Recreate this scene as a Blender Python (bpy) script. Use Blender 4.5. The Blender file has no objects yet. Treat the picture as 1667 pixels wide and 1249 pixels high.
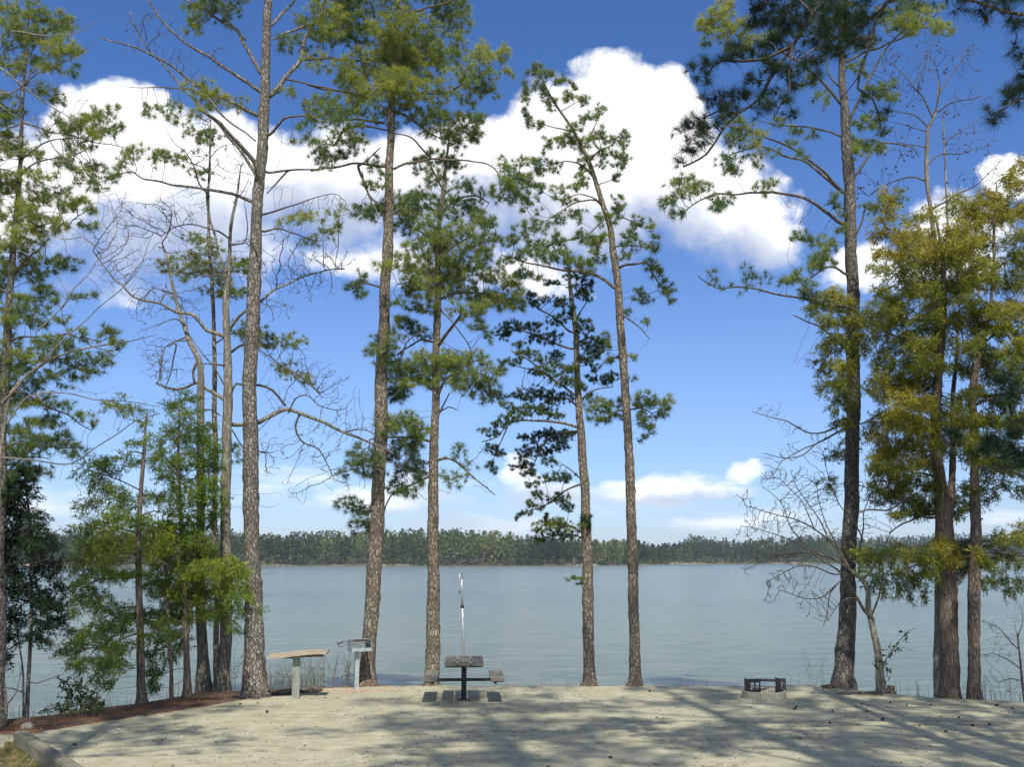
import bpy, bmesh, math, random
import numpy as np
from mathutils import Vector, Matrix, noise as mn

# ------------------------------------------------------------------ camera
S = bpy.context.scene
F, CX, CY = 1690.0, 833.5, 624.5          # focal length and centre in photo pixels (1667 wide)
PITCH = math.radians(9.54)
ZC = 2.72                                  # camera above the gravel pad
cam_d = bpy.data.cameras.new('camera')
cam_d.sensor_width = 36.0
cam_d.lens = F / 1667.0 * 36.0
cam_d.clip_start = 0.1
cam_d.clip_end = 9000
cam = bpy.data.objects.new('camera', cam_d)
S.collection.objects.link(cam)
cam.location = (0, 0, ZC)
cam.rotation_euler = (math.pi / 2 + PITCH, 0, 0)
S.camera = cam

# ------------------------------------------------------------------ light
SUN_EL, SUN_AZ = 50.0, 172.0               # azimuth clockwise from +Y; sun stands behind the camera, a little to the right
SUN_STRENGTH, SKY_STRENGTH = 4.4, 0.10
S.view_settings.view_transform = 'Standard'
S.view_settings.look = 'None'
S.view_settings.exposure = 0.12
S.view_settings.gamma = 1.0
S.view_settings.use_curve_mapping = False
el, az = math.radians(SUN_EL), math.radians(SUN_AZ)
SUNV = Vector((math.sin(az) * math.cos(el), math.cos(az) * math.cos(el), math.sin(el)))
sd = bpy.data.lights.new('sun', 'SUN')
sd.energy = SUN_STRENGTH
sd.angle = math.radians(0.55)
sd.color = (1.0, 0.955, 0.88)
so = bpy.data.objects.new('sun', sd)
S.collection.objects.link(so)
so.rotation_euler = SUNV.to_track_quat('Z', 'Y').to_euler()
so.location = (0, -20, 40)

rng = np.random.default_rng(7)
random.seed(7)


class NT:
    """tiny node-tree helper"""
    def __init__(s, t):
        s.t = t

    def n(s, typ, **kw):
        nd = s.t.nodes.new(typ)
        for k, v in kw.items():
            setattr(nd, k, v)
        return nd

    def put(s, sock, v):
        if v is None:
            return
        if isinstance(v, bpy.types.NodeSocket):
            s.t.links.new(v, sock)
        else:
            sock.default_value = v

    def m(s, op, a, b=None, c=None, clamp=False):
        nd = s.n('ShaderNodeMath', operation=op, use_clamp=clamp)
        for i, v in enumerate((a, b, c)):
            s.put(nd.inputs[i], v)
        return nd.outputs[0]

    def mix(s, f, a, b, mode='MIX'):
        nd = s.n('ShaderNodeMix', data_type='RGBA', blend_type=mode)
        s.put(nd.inputs[0], f)
        for i, v in ((6, a), (7, b)):
            if isinstance(v, tuple) and len(v) == 3:
                v = v + (1.0,)
            s.put(nd.inputs[i], v)
        return nd.outputs[2]

    def ramp(s, f, stops, interp='LINEAR'):
        nd = s.n('ShaderNodeValToRGB')
        cr = nd.color_ramp
        cr.interpolation = interp
        while len(cr.elements) < len(stops):
            cr.elements.new(0.5)
        for e, (p, c) in zip(cr.elements, stops):
            e.position = p
            e.color = c + (1.0,) if len(c) == 3 else c
        s.put(nd.inputs[0], f)
        return nd.outputs[0]

    def rng(s, v, a, b, c=0.0, d=1.0, smooth=False):
        nd = s.n('ShaderNodeMapRange')
        nd.interpolation_type = 'SMOOTHSTEP' if smooth else 'LINEAR'
        for i, x in enumerate((v, a, b, c, d)):
            s.put(nd.inputs[i], x)
        return nd.outputs[0]

    def noise(s, vec, scale, detail=4.0, rough=0.55, out=0, dist=0.0):
        nd = s.n('ShaderNodeTexNoise')
        s.put(nd.inputs['Vector'], vec)
        nd.inputs['Scale'].default_value = scale
        nd.inputs['Detail'].default_value = detail
        nd.inputs['Roughness'].default_value = rough
        nd.inputs['Distortion'].default_value = dist
        return nd.outputs[out]

    def mapping(s, vec, scale=(1, 1, 1), loc=(0, 0, 0), rot=(0, 0, 0)):
        nd = s.n('ShaderNodeMapping')
        s.put(nd.inputs[0], vec)
        nd.inputs['Location'].default_value = loc
        nd.inputs['Rotation'].default_value = rot
        nd.inputs['Scale'].default_value = scale
        return nd.outputs[0]


def px_dir(px, py):
    """direction of a photo pixel, scaled so its forward (y) component is 1"""
    a, b = (px - CX) / F, -(py - CY) / F
    y = math.cos(PITCH) - math.sin(PITCH) * b
    z = math.sin(PITCH) + math.cos(PITCH) * b
    return a / y, z / y


def P(px, py, d):
    u, v = px_dir(px, py)
    return np.array((u * d, d, ZC + v * d))


# ------------------------------------------------------------------ sky
def build_world():
    w = bpy.data.worlds.new('World')
    S.world = w
    w.cycles.sampling_method = 'MANUAL'
    w.cycles.sample_map_resolution = 512
    w.use_nodes = True
    t = NT(w.node_tree)
    w.node_tree.nodes.clear()
    sky = t.n('ShaderNodeTexSky', sky_type='NISHITA')
    sky.sun_disc = False
    sky.sun_elevation = el
    sky.sun_rotation = az
    sky.air_density = 1.0
    sky.dust_density = 0.15
    sky.ozone_density = 2.0
    tc = t.n('ShaderNodeTexCoord').outputs['Generated']
    sx = t.n('ShaderNodeSeparateXYZ')
    t.put(sx.inputs[0], tc)
    X, Y, Z = sx.outputs
    # clouds are laid out by compass bearing and elevation (u = tan bearing, v = slope)
    Ya = t.m('MAXIMUM', t.m('ABSOLUTE', Y), 0.02)
    u = t.m('DIVIDE', X, Ya)
    v = t.m('DIVIDE', Z, Ya)
    cmb = t.n('ShaderNodeCombineXYZ')
    t.put(cmb.inputs[0], u)
    t.put(cmb.inputs[1], v)
    uv = cmb.outputs[0]
    wn = t.n('ShaderNodeTexNoise')
    t.put(wn.inputs['Vector'], uv)
    wn.inputs['Scale'].default_value = 6.5
    wn.inputs['Detail'].default_value = 5.0
    wn.inputs['Roughness'].default_value = 0.6
    wc = t.n('ShaderNodeSeparateXYZ')
    t.put(wc.inputs[0], wn.outputs['Color'])
    du = t.m('MULTIPLY', t.m('SUBTRACT', wc.outputs[0], 0.5), 0.085)
    dv = t.m('MULTIPLY', t.m('SUBTRACT', wc.outputs[1], 0.5), 0.085)
    uu = t.m('ADD', u, du)
    vv = t.m('ADD', v, dv)
    fine = t.noise(uv, 22.0, 7.0, 0.62)
    vs = t.n('ShaderNodeTexVoronoi', feature='SMOOTH_F1')
    t.put(vs.inputs['Vector'], uv)
    vs.inputs['Scale'].default_value = 17.0
    vs.inputs['Smoothness'].default_value = 0.6
    puff = vs.outputs['Distance']

    def field(blobs):
        acc = None
        for (bx, by, rx, ry, g) in blobs:
            u0, v0 = px_dir(bx, by)
            a = t.m('MULTIPLY', t.m('SUBTRACT', uu, u0), F / rx)
            b = t.m('MULTIPLY', t.m('SUBTRACT', vv, v0), F / ry)
            e = t.m('SUBTRACT', 1.0, t.m('ADD', t.m('MULTIPLY', a, a), t.m('MULTIPLY', b, b)))
            e = t.m('MULTIPLY', t.m('MAXIMUM', e, 0.0), g)
            acc = e if acc is None else t.m('MAXIMUM', acc, e)
        return acc
    big = field([(205, 185, 95, 78, 1), (130, 235, 95, 105, 1), (250, 250, 170, 125, 1), (330, 230, 120, 90, .9),
                 (60, 320, 150, 140, .9), (430, 290, 190, 110, .9), (560, 300, 150, 130, .9), (690, 280, 150, 110, 1),
                 (800, 245, 120, 105, 1), (900, 200, 110, 95, 1), (1000, 155, 110, 88, 1), (1100, 170, 75, 88, 1),
                 (1040, 260, 210, 150, 1.1), (1170, 330, 150, 130, .9), (1240, 385, 90, 60, .9), (940, 350, 190, 110, 1),
                 (300, 360, 260, 130, .8), (1650, 300, 75, 55, .9), (1560, 400, 130, 90, .7), (1430, 440, 120, 60, .6),
                 (740, 340, 160, 90, .9), (600, 410, 220, 70, .42), (860, 440, 160, 60, .5), (230, 470, 260, 60, .35)])
    low = field([(835, 762, 42, 34, .9), (862, 785, 50, 22, .7), (995, 778, 40, 20, .7), (1060, 790, 140, 36, .95), (900, 805, 130, 34, .8), (640, 805, 150, 38, .8), (1180, 850, 220, 20, .6), (760, 850, 180, 24, .6), (1120, 782, 50, 20, .7),
                 (1215, 776, 42, 17, .9), (1160, 795, 110, 18, .7), (700, 790, 190, 26, .38), (470, 770, 120, 30, .42), (520, 825, 160, 22, .42),
                 (950, 835, 260, 20, .30), (1300, 835, 260, 20, .30), (430, 800, 60, 30, .5), (1640, 830, 90, 25, .5), (100, 800, 160, 40, .5)])
    grey = field([(1180, 430, 200, 95, 1), (1020, 380, 220, 105, 1), (800, 360, 260, 90, 1), (500, 350, 260, 85, .9), (250, 400, 320, 135, 1),
                  (80, 460, 200, 90, .8), (850, 812, 200, 34, .9), (1080, 810, 240, 24, .9), (600, 845, 400, 30, .8), (1240, 150, 40, 60, .6)])
    edge = t.m('SUBTRACT', t.m('MULTIPLY', fine, 2.0), 0.95)
    edge = t.m('ADD', edge, t.m('MULTIPLY', t.m('SUBTRACT', 0.45, puff), 0.22))
    fb = t.m('ADD', big, t.m('MULTIPLY', t.m('MULTIPLY', edge, t.rng(big, 0.0, 0.12)), 0.66))
    # clouds elsewhere round the sky, none straight ahead
    far = t.noise(tc, 2.3, 6.0, 0.6)
    back = t.rng(Y, 0.55, 0.2, 0.0, 1.0)
    farm = t.m('MULTIPLY', t.rng(far, 0.50, 0.64, 0, 1, True), back)
    soft = t.rng(grey, 0.2, 0.8, 0.62, 1.15)
    mb = t.rng(fb, 0.12, soft, 0, 1, True)
    streak = t.noise(t.mapping(uv, (3.0, 16.0, 1)), 3.0, 6.0, 0.6)
    fl = t.m('ADD', low, t.m('MULTIPLY', t.m('SUBTRACT', streak, 0.5), 1.5))
    fl = t.m('MULTIPLY', fl, t.rng(low, 0.0, 0.15))
    ml = t.m('MULTIPLY', t.rng(fl, 0.12, 0.90, 0, 1, True), 0.85)
    m = t.m('MAXIMUM', t.m('MAXIMUM', mb, ml), farm)
    ahead = t.rng(Y, 0.05, 0.2)
    gn = t.noise(uv, 7.0, 5.0, 0.55)
    gshade = t.m('MULTIPLY', t.rng(t.m('ADD', grey, t.m('MULTIPLY', t.m('SUBTRACT', gn, 0.5), 1.7)), 0.12, 0.95, 0, 1, True), ahead)
    # deepen the blue high up, paler near the horizon
    lift = t.rng(Z, 0.0, 0.42, 0, 1)
    tint = t.mix(lift, (0.98, 0.97, 1.22), (0.74, 0.86, 1.17))
    tint = t.mix(t.rng(Z, 0.22, 0.0, 0, 1, True), tint, (0.66, 0.79, 1.16))
    skyc = t.mix(1.0, sky.outputs[0], tint, 'MULTIPLY')
    hs = t.n('ShaderNodeHueSaturation')
    hs.inputs['Saturation'].default_value = 1.10
    hs.inputs['Value'].default_value = 1.10
    t.put(hs.inputs['Color'], skyc)
    skyc = hs.outputs[0]
    white = t.mix(gshade, (11.5, 11.6, 11.8), (6.0, 6.6, 7.9))
    col = t.mix(m, skyc, white)
    bg = t.n('ShaderNodeBackground')
    t.put(bg.inputs[0], col)
    bg.inputs[1].default_value = SKY_STRENGTH
    o = t.n('ShaderNodeOutputWorld')
    w.node_tree.links.new(bg.outputs[0], o.inputs[0])


build_world()


# ------------------------------------------------------------------ object helpers
COL = S.collection


def tag(o, label=None, cat=None, group=None, kind=None):
    if label:
        o['label'] = label
    if cat:
        o['category'] = cat
    if group:
        o['group'] = group
    if kind:
        o['kind'] = kind
    return o


def empty(name, loc=(0, 0, 0), rz=0.0):
    o = bpy.data.objects.new(name, None)
    o.empty_display_size = 0.3
    o.location = loc
    o.rotation_euler = (0, 0, rz)
    COL.objects.link(o)
    return o


def mesh_obj(name, verts, faces, mats, parent=None, smooth=False, attr=None, midx=None, origin=None):
    """verts Nx3 array; faces = list of int arrays (each MxK, any K)"""
    verts = np.asarray(verts, dtype=np.float32)
    if origin is not None:
        verts = verts - np.asarray(origin, dtype=np.float32)
    me = bpy.data.meshes.new(name)
    if not isinstance(faces, (list, tuple)):
        faces = [faces]
    faces = [np.asarray(f, dtype=np.int32) for f in faces if len(f)]
    nv = len(verts)
    me.vertices.add(nv)
    me.vertices.foreach_set('co', verts.ravel())
    loops = np.concatenate([f.ravel() for f in faces])
    tot = np.concatenate([np.full(len(f), f.shape[1], dtype=np.int32) for f in faces])
    start = np.concatenate(([0], np.cumsum(tot)[:-1])).astype(np.int32)
    me.loops.add(len(loops))
    me.loops.foreach_set('vertex_index', loops)
    me.polygons.add(len(tot))
    me.polygons.foreach_set('loop_start', start)
    me.polygons.foreach_set('loop_total', tot)
    me.polygons.foreach_set('use_smooth', np.full(len(tot), smooth, dtype=bool))
    if midx is not None:
        me.polygons.foreach_set('material_index', np.asarray(midx, dtype=np.int32))
    if not isinstance(mats, (list, tuple)):
        mats = [mats]
    for m in mats:
        me.materials.append(m)
    if attr is not None:
        a = me.attributes.new('tint', 'FLOAT', 'FACE')
        a.data.foreach_set('value', np.asarray(attr, dtype=np.float32))
    me.update(calc_edges=True)
    o = bpy.data.objects.new(name, me)
    COL.objects.link(o)
    if parent is not None:
        o.parent = parent
    return o


def bm_obj(name, bm, mats, parent=None, bevel=0.0, smooth=False):
    if bevel:
        bmesh.ops.bevel(bm, geom=[e for e in bm.edges if e.calc_length() > bevel * 3], offset=bevel, segments=2, affect='EDGES')
    me = bpy.data.meshes.new(name)
    bm.to_mesh(me)
    bm.free()
    for m in (mats if isinstance(mats, (list, tuple)) else [mats]):
        me.materials.append(m)
    for p in me.polygons:
        p.use_smooth = smooth
    o = bpy.data.objects.new(name, me)
    COL.objects.link(o)
    if parent is not None:
        o.parent = parent
    return o


def add_box(bm, c, s, rot=None):
    r = bmesh.ops.create_cube(bm, size=1.0)
    M = Matrix.Translation(c) @ (rot.to_4x4() if rot is not None else Matrix.Identity(4)) @ Matrix.Diagonal((s[0], s[1], s[2], 1))
    bmesh.ops.transform(bm, matrix=M, verts=r['verts'])
    return r['verts']


def plank(bm, c, s, rot=None, seed=0, cuts=6, amp=0.004):
    """a board with slightly uneven, worn edges"""
    vs = add_box(bm, c, s, rot)
    es = set()
    for v in vs:
        es.update(v.link_edges)
    bmesh.ops.subdivide_edges(bm, edges=list(es), cuts=cuts, use_grid_fill=True)
    for v in bm.verts:
        n = mn.noise_vector(v.co * 9 + Vector((seed * 3.1, 0, 0)))
        v.co += n * amp


def tube(pts, radii, sides=8, rough=0.0, seed=0, cap=True):
    """swept tube with parallel-transported rings -> verts, [quads, tris]"""
    pts = np.asarray(pts, float)
    n = len(pts)
    radii = np.asarray(radii, float)
    tan = np.gradient(pts, axis=0)
    tan /= np.linalg.norm(tan, axis=1)[:, None] + 1e-9
    ref = np.array((1.0, 0, 0)) if abs(tan[0][0]) < 0.8 else np.array((0, 1.0, 0))
    u = np.cross(tan[0], ref)
    u /= np.linalg.norm(u)
    U = np.zeros((n, 3))
    for i in range(n):
        u = u - tan[i] * np.dot(u, tan[i])
        u /= np.linalg.norm(u) + 1e-9
        U[i] = u
    V = np.cross(tan, U)
    a = np.arange(sides) * 2 * np.pi / sides
    r = np.repeat(radii[:, None], sides, 1)
    if rough:
        g = np.random.default_rng(seed)
        lob = 1 + rough * 0.9 * np.sin(a * 2 + seed)[None, :] * np.sin(np.arange(n) * 0.23)[:, None]
        r = r * lob * (1 + rough * g.standard_normal((n, sides)))
    ring = pts[:, None, :] + r[:, :, None] * (np.cos(a)[None, :, None] * U[:, None, :] + np.sin(a)[None, :, None] * V[:, None, :])
    verts = ring.reshape(-1, 3)
    i = np.arange(n - 1)[:, None] * sides
    j = np.arange(sides)[None, :]
    k = (j + 1) % sides
    q = np.stack([i + j, i + k, i + sides + k, i + sides + j], -1).reshape(-1, 4)
    if not cap:
        return verts, [q]
    top = (n - 1) * sides
    verts = np.vstack([verts, pts[-1] + tan[-1] * radii[-1] * 0.5, pts[0]])
    t1 = np.array([(top + x, top + (x + 1) % sides, n * sides) for x in range(sides)])
    t2 = np.array([((x + 1) % sides, x, n * sides + 1) for x in range(sides)])
    return verts, [q, t1, t2]


def spline(pts, step):
    """Catmull-Rom resample of rows (any number of columns) at about `step` metres (first three columns are xyz)"""
    pts = np.asarray(pts, float)
    if len(pts) == 2:
        n = max(2, int(np.linalg.norm(pts[1, :3] - pts[0, :3]) / step) + 1)
        s = np.linspace(0, 1, n)[:, None]
        return pts[0] * (1 - s) + pts[1] * s
    ext = np.vstack([2 * pts[0] - pts[1], pts, 2 * pts[-1] - pts[-2]])
    out = []
    for i in range(1, len(ext) - 2):
        p0, p1, p2, p3 = ext[i - 1:i + 3]
        n = max(1, int(np.linalg.norm(p2[:3] - p1[:3]) / step))
        s = (np.arange(n) / n)[:, None]
        out.append(0.5 * ((2 * p1) + (-p0 + p2) * s + (2 * p0 - 5 * p1 + 4 * p2 - p3) * s ** 2 + (-p0 + 3 * p1 - 3 * p2 + p3) * s ** 3))
    out.append(pts[-1:])
    return np.vstack(out)


# ------------------------------------------------------------------ materials
def new_mat(name):
    m = bpy.data.materials.new(name)
    m.use_nodes = True
    m.node_tree.nodes.clear()
    return m, NT(m.node_tree)


def finish(m, t, color, rough=0.8, bump=None, bdist=0.02, bstr=1.0, metal=0.0, spec=0.5, trans=0.0):
    b = t.n('ShaderNodeBsdfPrincipled')
    if isinstance(color, tuple) and len(color) == 3:
        color = color + (1.0,)
    t.put(b.inputs['Base Color'], color)
    t.put(b.inputs['Roughness'], rough)
    t.put(b.inputs['Metallic'], metal)
    b.inputs['Specular IOR Level'].default_value = spec
    if bump is not None:
        bp = t.n('ShaderNodeBump')
        t.put(bp.inputs['Height'], bump)
        bp.inputs['Distance'].default_value = bdist
        bp.inputs['Strength'].default_value = bstr
        t.t.links.new(bp.outputs[0], b.inputs['Normal'])
    out = t.n('ShaderNodeOutputMaterial')
    sh = b.outputs[0]
    if trans:
        tr = t.n('ShaderNodeBsdfTranslucent')
        t.put(tr.inputs[0], color)
        mx = t.n('ShaderNodeMixShader')
        mx.inputs[0].default_value = trans
        t.t.links.new(sh, mx.inputs[1])
        t.t.links.new(tr.outputs[0], mx.inputs[2])
        sh = mx.outputs[0]
    t.t.links.new(sh, out.inputs[0])
    return m


def obj_co(t):
    return t.n('ShaderNodeTexCoord').outputs['Object']


def bark(name, plate, crack, scale=(19, 19, 8.5), patch=None, bd=0.025, lichen=0.0):
    m, t = new_mat(name)
    co = obj_co(t)
    wob = t.noise(co, 5.0, 3.0, out=1)
    wv = t.n('ShaderNodeVectorMath', operation='MULTIPLY_ADD')
    t.put(wv.inputs[0], wob)
    wv.inputs[1].default_value = (0.10, 0.10, 0.22)
    t.put(wv.inputs[2], co)
    mp = t.mapping(wv.outputs[0], scale)
    vo = t.n('ShaderNodeTexVoronoi', feature='DISTANCE_TO_EDGE')
    t.put(vo.inputs['Vector'], mp)
    vo.inputs['Scale'].default_value = 1.0
    vc = t.n('ShaderNodeTexVoronoi')
    t.put(vc.inputs['Vector'], mp)
    vc.inputs['Scale'].default_value = 1.0
    ed = t.m('ADD', 0.15, t.m('MULTIPLY', 0.85, t.rng(t.m('ADD', vo.outputs['Distance'], t.m('MULTIPLY', t.m('SUBTRACT', t.noise(co, 24.0, 4.0, 0.7), 0.5), 0.22)), -0.02, 0.20, 0, 1, True)))
    fn = t.noise(co, 38.0, 5.0, 0.65)
    big = t.noise(co, 1.1, 4.0, 0.6)
    sep = t.n('ShaderNodeSeparateXYZ')
    t.put(sep.inputs[0], vc.outputs['Color'])
    pv = t.m('ADD', t.m('MULTIPLY', sep.outputs[0], 0.6), t.m('MULTIPLY', fn, 0.5))
    pc = t.ramp(pv, [(0.15, tuple(x * 0.55 for x in plate)), (0.5, plate), (0.85, tuple(min(1, x * 1.45) for x in plate))])
    if patch:
        pc = t.mix(t.rng(big, 0.5, 0.62, 0, 0.8, True), pc, patch)
    if lichen:
        ln = t.noise(co, 3.2, 5.0, 0.7)
        pc = t.mix(t.rng(ln, 0.56, 0.66, 0, lichen, True), pc, (0.36, 0.38, 0.31))
    col = t.mix(ed, crack, pc)
    h = t.m('ADD', t.m('MULTIPLY', ed, 0.7), t.m('MULTIPLY', fn, 0.4))
    return finish(m, t, col, 0.9, h, bd, 1.0, spec=0.2)


def leafy(name, stops, rough=0.5, trans=0.35, spec=0.3):
    m, t = new_mat(name)
    at = t.n('ShaderNodeAttribute', attribute_name='tint')
    f = at.outputs['Fac']
    c = t.ramp(f, stops)
    return finish(m, t, c, rough, trans=trans, spec=spec)


M = {}
M['pine_bark'] = bark('pine_bark', (0.265, 0.225, 0.165), (0.065, 0.052, 0.042), patch=(0.255, 0.185, 0.13))
M['pine_bark_grey'] = bark('pine_bark_grey', (0.26, 0.235, 0.19), (0.06, 0.05, 0.042), patch=(0.20, 0.17, 0.135))
M['dark_bark'] = bark('dark_bark', (0.185, 0.165, 0.14), (0.05, 0.043, 0.038), (22, 22, 9))
M['pale_bark'] = bark('pale_bark', (0.27, 0.245, 0.185), (0.12, 0.10, 0.08), (26, 26, 5), patch=(0.22, 0.20, 0.16), bd=0.008, lichen=0.8)
M['cedar_bark'] = bark('cedar_bark', (0.215, 0.165, 0.125), (0.06, 0.045, 0.036), (40, 40, 3.0), patch=(0.30, 0.25, 0.20), bd=0.012)
M['twig'] = bark('twig_bark', (0.13, 0.11, 0.085), (0.08, 0.065, 0.05), (30, 30, 12), bd=0.003)
M['twig_pale'] = bark('twig_pale_bark', (0.27, 0.245, 0.19), (0.16, 0.14, 0.11), (30, 30, 12), bd=0.003)
M['twig_grey'] = bark('twig_grey_bark', (0.13, 0.115, 0.095), (0.08, 0.07, 0.055), (30, 30, 12), bd=0.003)
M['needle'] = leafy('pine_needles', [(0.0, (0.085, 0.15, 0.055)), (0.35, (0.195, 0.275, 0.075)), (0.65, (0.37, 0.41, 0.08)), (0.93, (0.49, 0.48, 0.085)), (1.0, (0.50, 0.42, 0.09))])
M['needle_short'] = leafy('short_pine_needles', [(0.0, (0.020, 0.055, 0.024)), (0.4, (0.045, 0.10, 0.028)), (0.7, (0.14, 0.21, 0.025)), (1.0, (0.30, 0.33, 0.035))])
M['needle_shaded'] = leafy('shaded_pine_needles', [(0.0, (0.028, 0.062, 0.030)), (0.5, (0.048, 0.092, 0.036)), (1.0, (0.09, 0.135, 0.045))])  # needle greens darkened: shade on the nearest limbs is put into the colour
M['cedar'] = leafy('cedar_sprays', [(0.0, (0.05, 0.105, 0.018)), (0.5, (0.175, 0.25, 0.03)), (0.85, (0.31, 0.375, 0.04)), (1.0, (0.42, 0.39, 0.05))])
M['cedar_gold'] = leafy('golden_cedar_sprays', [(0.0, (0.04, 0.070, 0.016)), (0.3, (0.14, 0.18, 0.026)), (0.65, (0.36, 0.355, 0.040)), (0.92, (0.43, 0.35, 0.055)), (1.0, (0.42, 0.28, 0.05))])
M['cedar_shaded'] = leafy('shaded_cedar_sprays', [(0.0, (0.03, 0.055, 0.025)), (0.6, (0.055, 0.09, 0.035)), (1.0, (0.11, 0.15, 0.045))])  # shade over the left-edge cedar is painted in as darker green
M['leaf'] = leafy('shrub_leaves', [(0.0, (0.03, 0.06, 0.02)), (0.5, (0.07, 0.12, 0.03)), (1.0, (0.17, 0.21, 0.04))])
M['dry'] = leafy('dry_weeds', [(0.0, (0.10, 0.09, 0.05)), (0.5, (0.19, 0.16, 0.09)), (1.0, (0.16, 0.19, 0.07))], trans=0.2)
mm, t_ = new_mat('cone_scales')
M['cone'] = finish(mm, t_, t_.ramp(t_.noise(obj_co(t_), 60.0), [(0.3, (0.035, 0.022, 0.015)), (0.7, (0.10, 0.062, 0.038))]), 0.8)


def weathered_wood(name, c1, c2, axis='Y', grain=26.0, moss=None):
    m, t = new_mat(name)
    co = obj_co(t)
    sc = {'X': (0.7, grain, grain), 'Y': (grain, 0.7, grain), 'Z': (grain, grain, 0.7)}[axis]
    g = t.noise(t.mapping(co, sc), 1.6, 6.0, 0.65, dist=0.4)
    b = t.noise(co, 3.5, 4.0)
    c = t.ramp(t.m('ADD', t.m('MULTIPLY', g, 0.75), t.m('MULTIPLY', b, 0.3)), [(0.32, tuple(x * 0.35 for x in c1)), (0.46, c1), (0.68, c2)])
    if moss:
        c = t.mix(t.rng(t.noise(co, 6.0, 5.0, 0.7), 0.5, 0.68, 0, 0.75, True), c, moss)
    return finish(m, t, c, 0.85, g, 0.006, 0.8, spec=0.25)


M['wood_grey'] = weathered_wood('grey_planks', (0.20, 0.18, 0.13), (0.33, 0.30, 0.225))
M['wood_dark'] = weathered_wood('dark_planks', (0.10, 0.085, 0.068), (0.19, 0.165, 0.13))
M['wood_tan'] = weathered_wood('tan_planks', (0.36, 0.30, 0.22), (0.50, 0.43, 0.32), 'X')
M['wood_post'] = weathered_wood('painted_post', (0.22, 0.235, 0.20), (0.33, 0.345, 0.30), 'Z')
M['timber'] = weathered_wood('landscape_timber', (0.19, 0.175, 0.12), (0.33, 0.305, 0.21), moss=(0.15, 0.16, 0.09))


def metal_mat(name, c1, c2, rough=0.6, metal=0.3, scale=12.0):
    m, t = new_mat(name)
    n = t.noise(obj_co(t), scale, 5.0, 0.65)
    c = t.ramp(n, [(0.38, c1), (0.62, c2)])
    return finish(m, t, c, rough, n, 0.002, 0.6, metal=metal)


M['galv'] = metal_mat('galvanised_steel', (0.36, 0.40, 0.40), (0.56, 0.60, 0.59), 0.42, 0.55)
M['grill'] = metal_mat('grey_painted_steel', (0.33, 0.38, 0.38), (0.46, 0.52, 0.51), 0.6, 0.2)
M['black'] = metal_mat('black_painted_steel', (0.018, 0.018, 0.020), (0.045, 0.04, 0.038), 0.55, 0.2)
M['rust'] = metal_mat('rusty_steel', (0.035, 0.028, 0.026), (0.11, 0.06, 0.04), 0.8, 0.1, 20)
M['concrete'] = metal_mat('pale_concrete', (0.32, 0.29, 0.215), (0.47, 0.43, 0.33), 0.9, 0.0, 14)
M['soot'] = metal_mat('ash', (0.03, 0.03, 0.03), (0.16, 0.15, 0.14), 0.95, 0.0, 9)

# ------------------------------------------------------------------ ground
WATER_Z = -1.6


def hit(px, py, z=0.0):
    u, v = px_dir(px, py)
    d = (z - ZC) / v
    return u * d, d


EDGE_PX = [(0, 1176), (130, 1161), (240, 1146), (330, 1131), (430, 1126), (500, 1121), (600, 1117), (700, 1117), (830, 1118), (1000, 1118), (1330, 1118),
           (1400, 1124), (1480, 1134), (1560, 1139), (1667, 1144)]
_e = [hit(*p) for p in EDGE_PX]
EX = np.array([-60.0, -25.0, -16.0, -12.0] + [p[0] for p in _e] + [13.0, 18.0, 30.0, 60.0])
EY = np.array([8.0, 12.0, 14.5, 16.0] + [p[1] for p in _e] + [20.6, 21.0, 23.0, 27.0])


def edge_y(x):
    return np.interp(x, EX, EY)


def fnoise(x, y, s, seed=0.0):
    return mn.noise(Vector((x * s + seed, y * s - seed, seed * 0.37)))


STRAW_A, STRAW_B = hit(40, 1196), hit(440, 1134)     # line where gravel gives way to pine straw


def far_shore(x):
    return np.interp(x, [-2000, -400, 40, 75, 130, 220, 330, 2000], [560, 577, 577, 640, 760, 780, 930, 1000]) + 5 * math.sin(x * 0.045) + 3 * math.sin(x * 0.13 + 1)


def ground_z(x, y):
    ey = float(edge_y(x))
    if y > 300:
        fs = float(far_shore(x))
        d = y - fs
        if d < -12:
            return -4.0
        hill = np.interp(x, [-600, 0, 100, 300, 420, 1200], [0.015, 0.014, 0.01, 0.03, 0.085, 0.07])
        z = WATER_Z + np.interp(d, [-12, -1, 0.5, 8, 60, 160, 400, 2500], [-2.4, -0.15, 0.25, 1.2, 1.2 + 52 * hill, 1.2 + 152 * hill, 1.2 + 260 * hill, 1.2 + 260 * hill])
        return float(z)
    s = y - ey
    s += 0.16 * fnoise(x, 0, 1.7) + 0.09 * fnoise(x, y, 5.0, 3)
    h = 0.0
    if y < 13.5:
        h = 1.1 * min(1.0, ((13.5 - y) / 13.5)) ** 1.5
    base = h + 0.018 * fnoise(x, y, 0.6) + 0.008 * fnoise(x, y, 2.3, 5)
    if y > 9:
        base += 0.006 * fnoise(x, y, 7.0, 2)
    # shallow berm along the lip of the bank
    base += 0.035 * math.exp(-((s + 0.25) / 0.22) ** 2) * (0.6 + 0.8 * fnoise(x, y, 1.3, 9))
    # wheel ruts curving across the pad
    for (a, b, c, w) in RUTS:
        yy = a + b * x + c * x * x
        q = (y - yy) / 0.09
        if abs(q) < 3.5:
            base += (-0.030 * math.exp(-q * q) + 0.018 * math.exp(-(abs(q) - 1.8) ** 2)) * w * (0.7 + 0.8 * fnoise(x, y, 2.0, 4))
    # low ground left of the timber
    tl = timber_side(x, y)
    if tl > 0:
        base -= 0.20 * min(1, tl / 0.25)
    if s > 0:
        dz = 0.62 * s * min(1.0, s / 0.8 + 0.35)
        base -= min(dz, 4.0)
    return base


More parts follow.
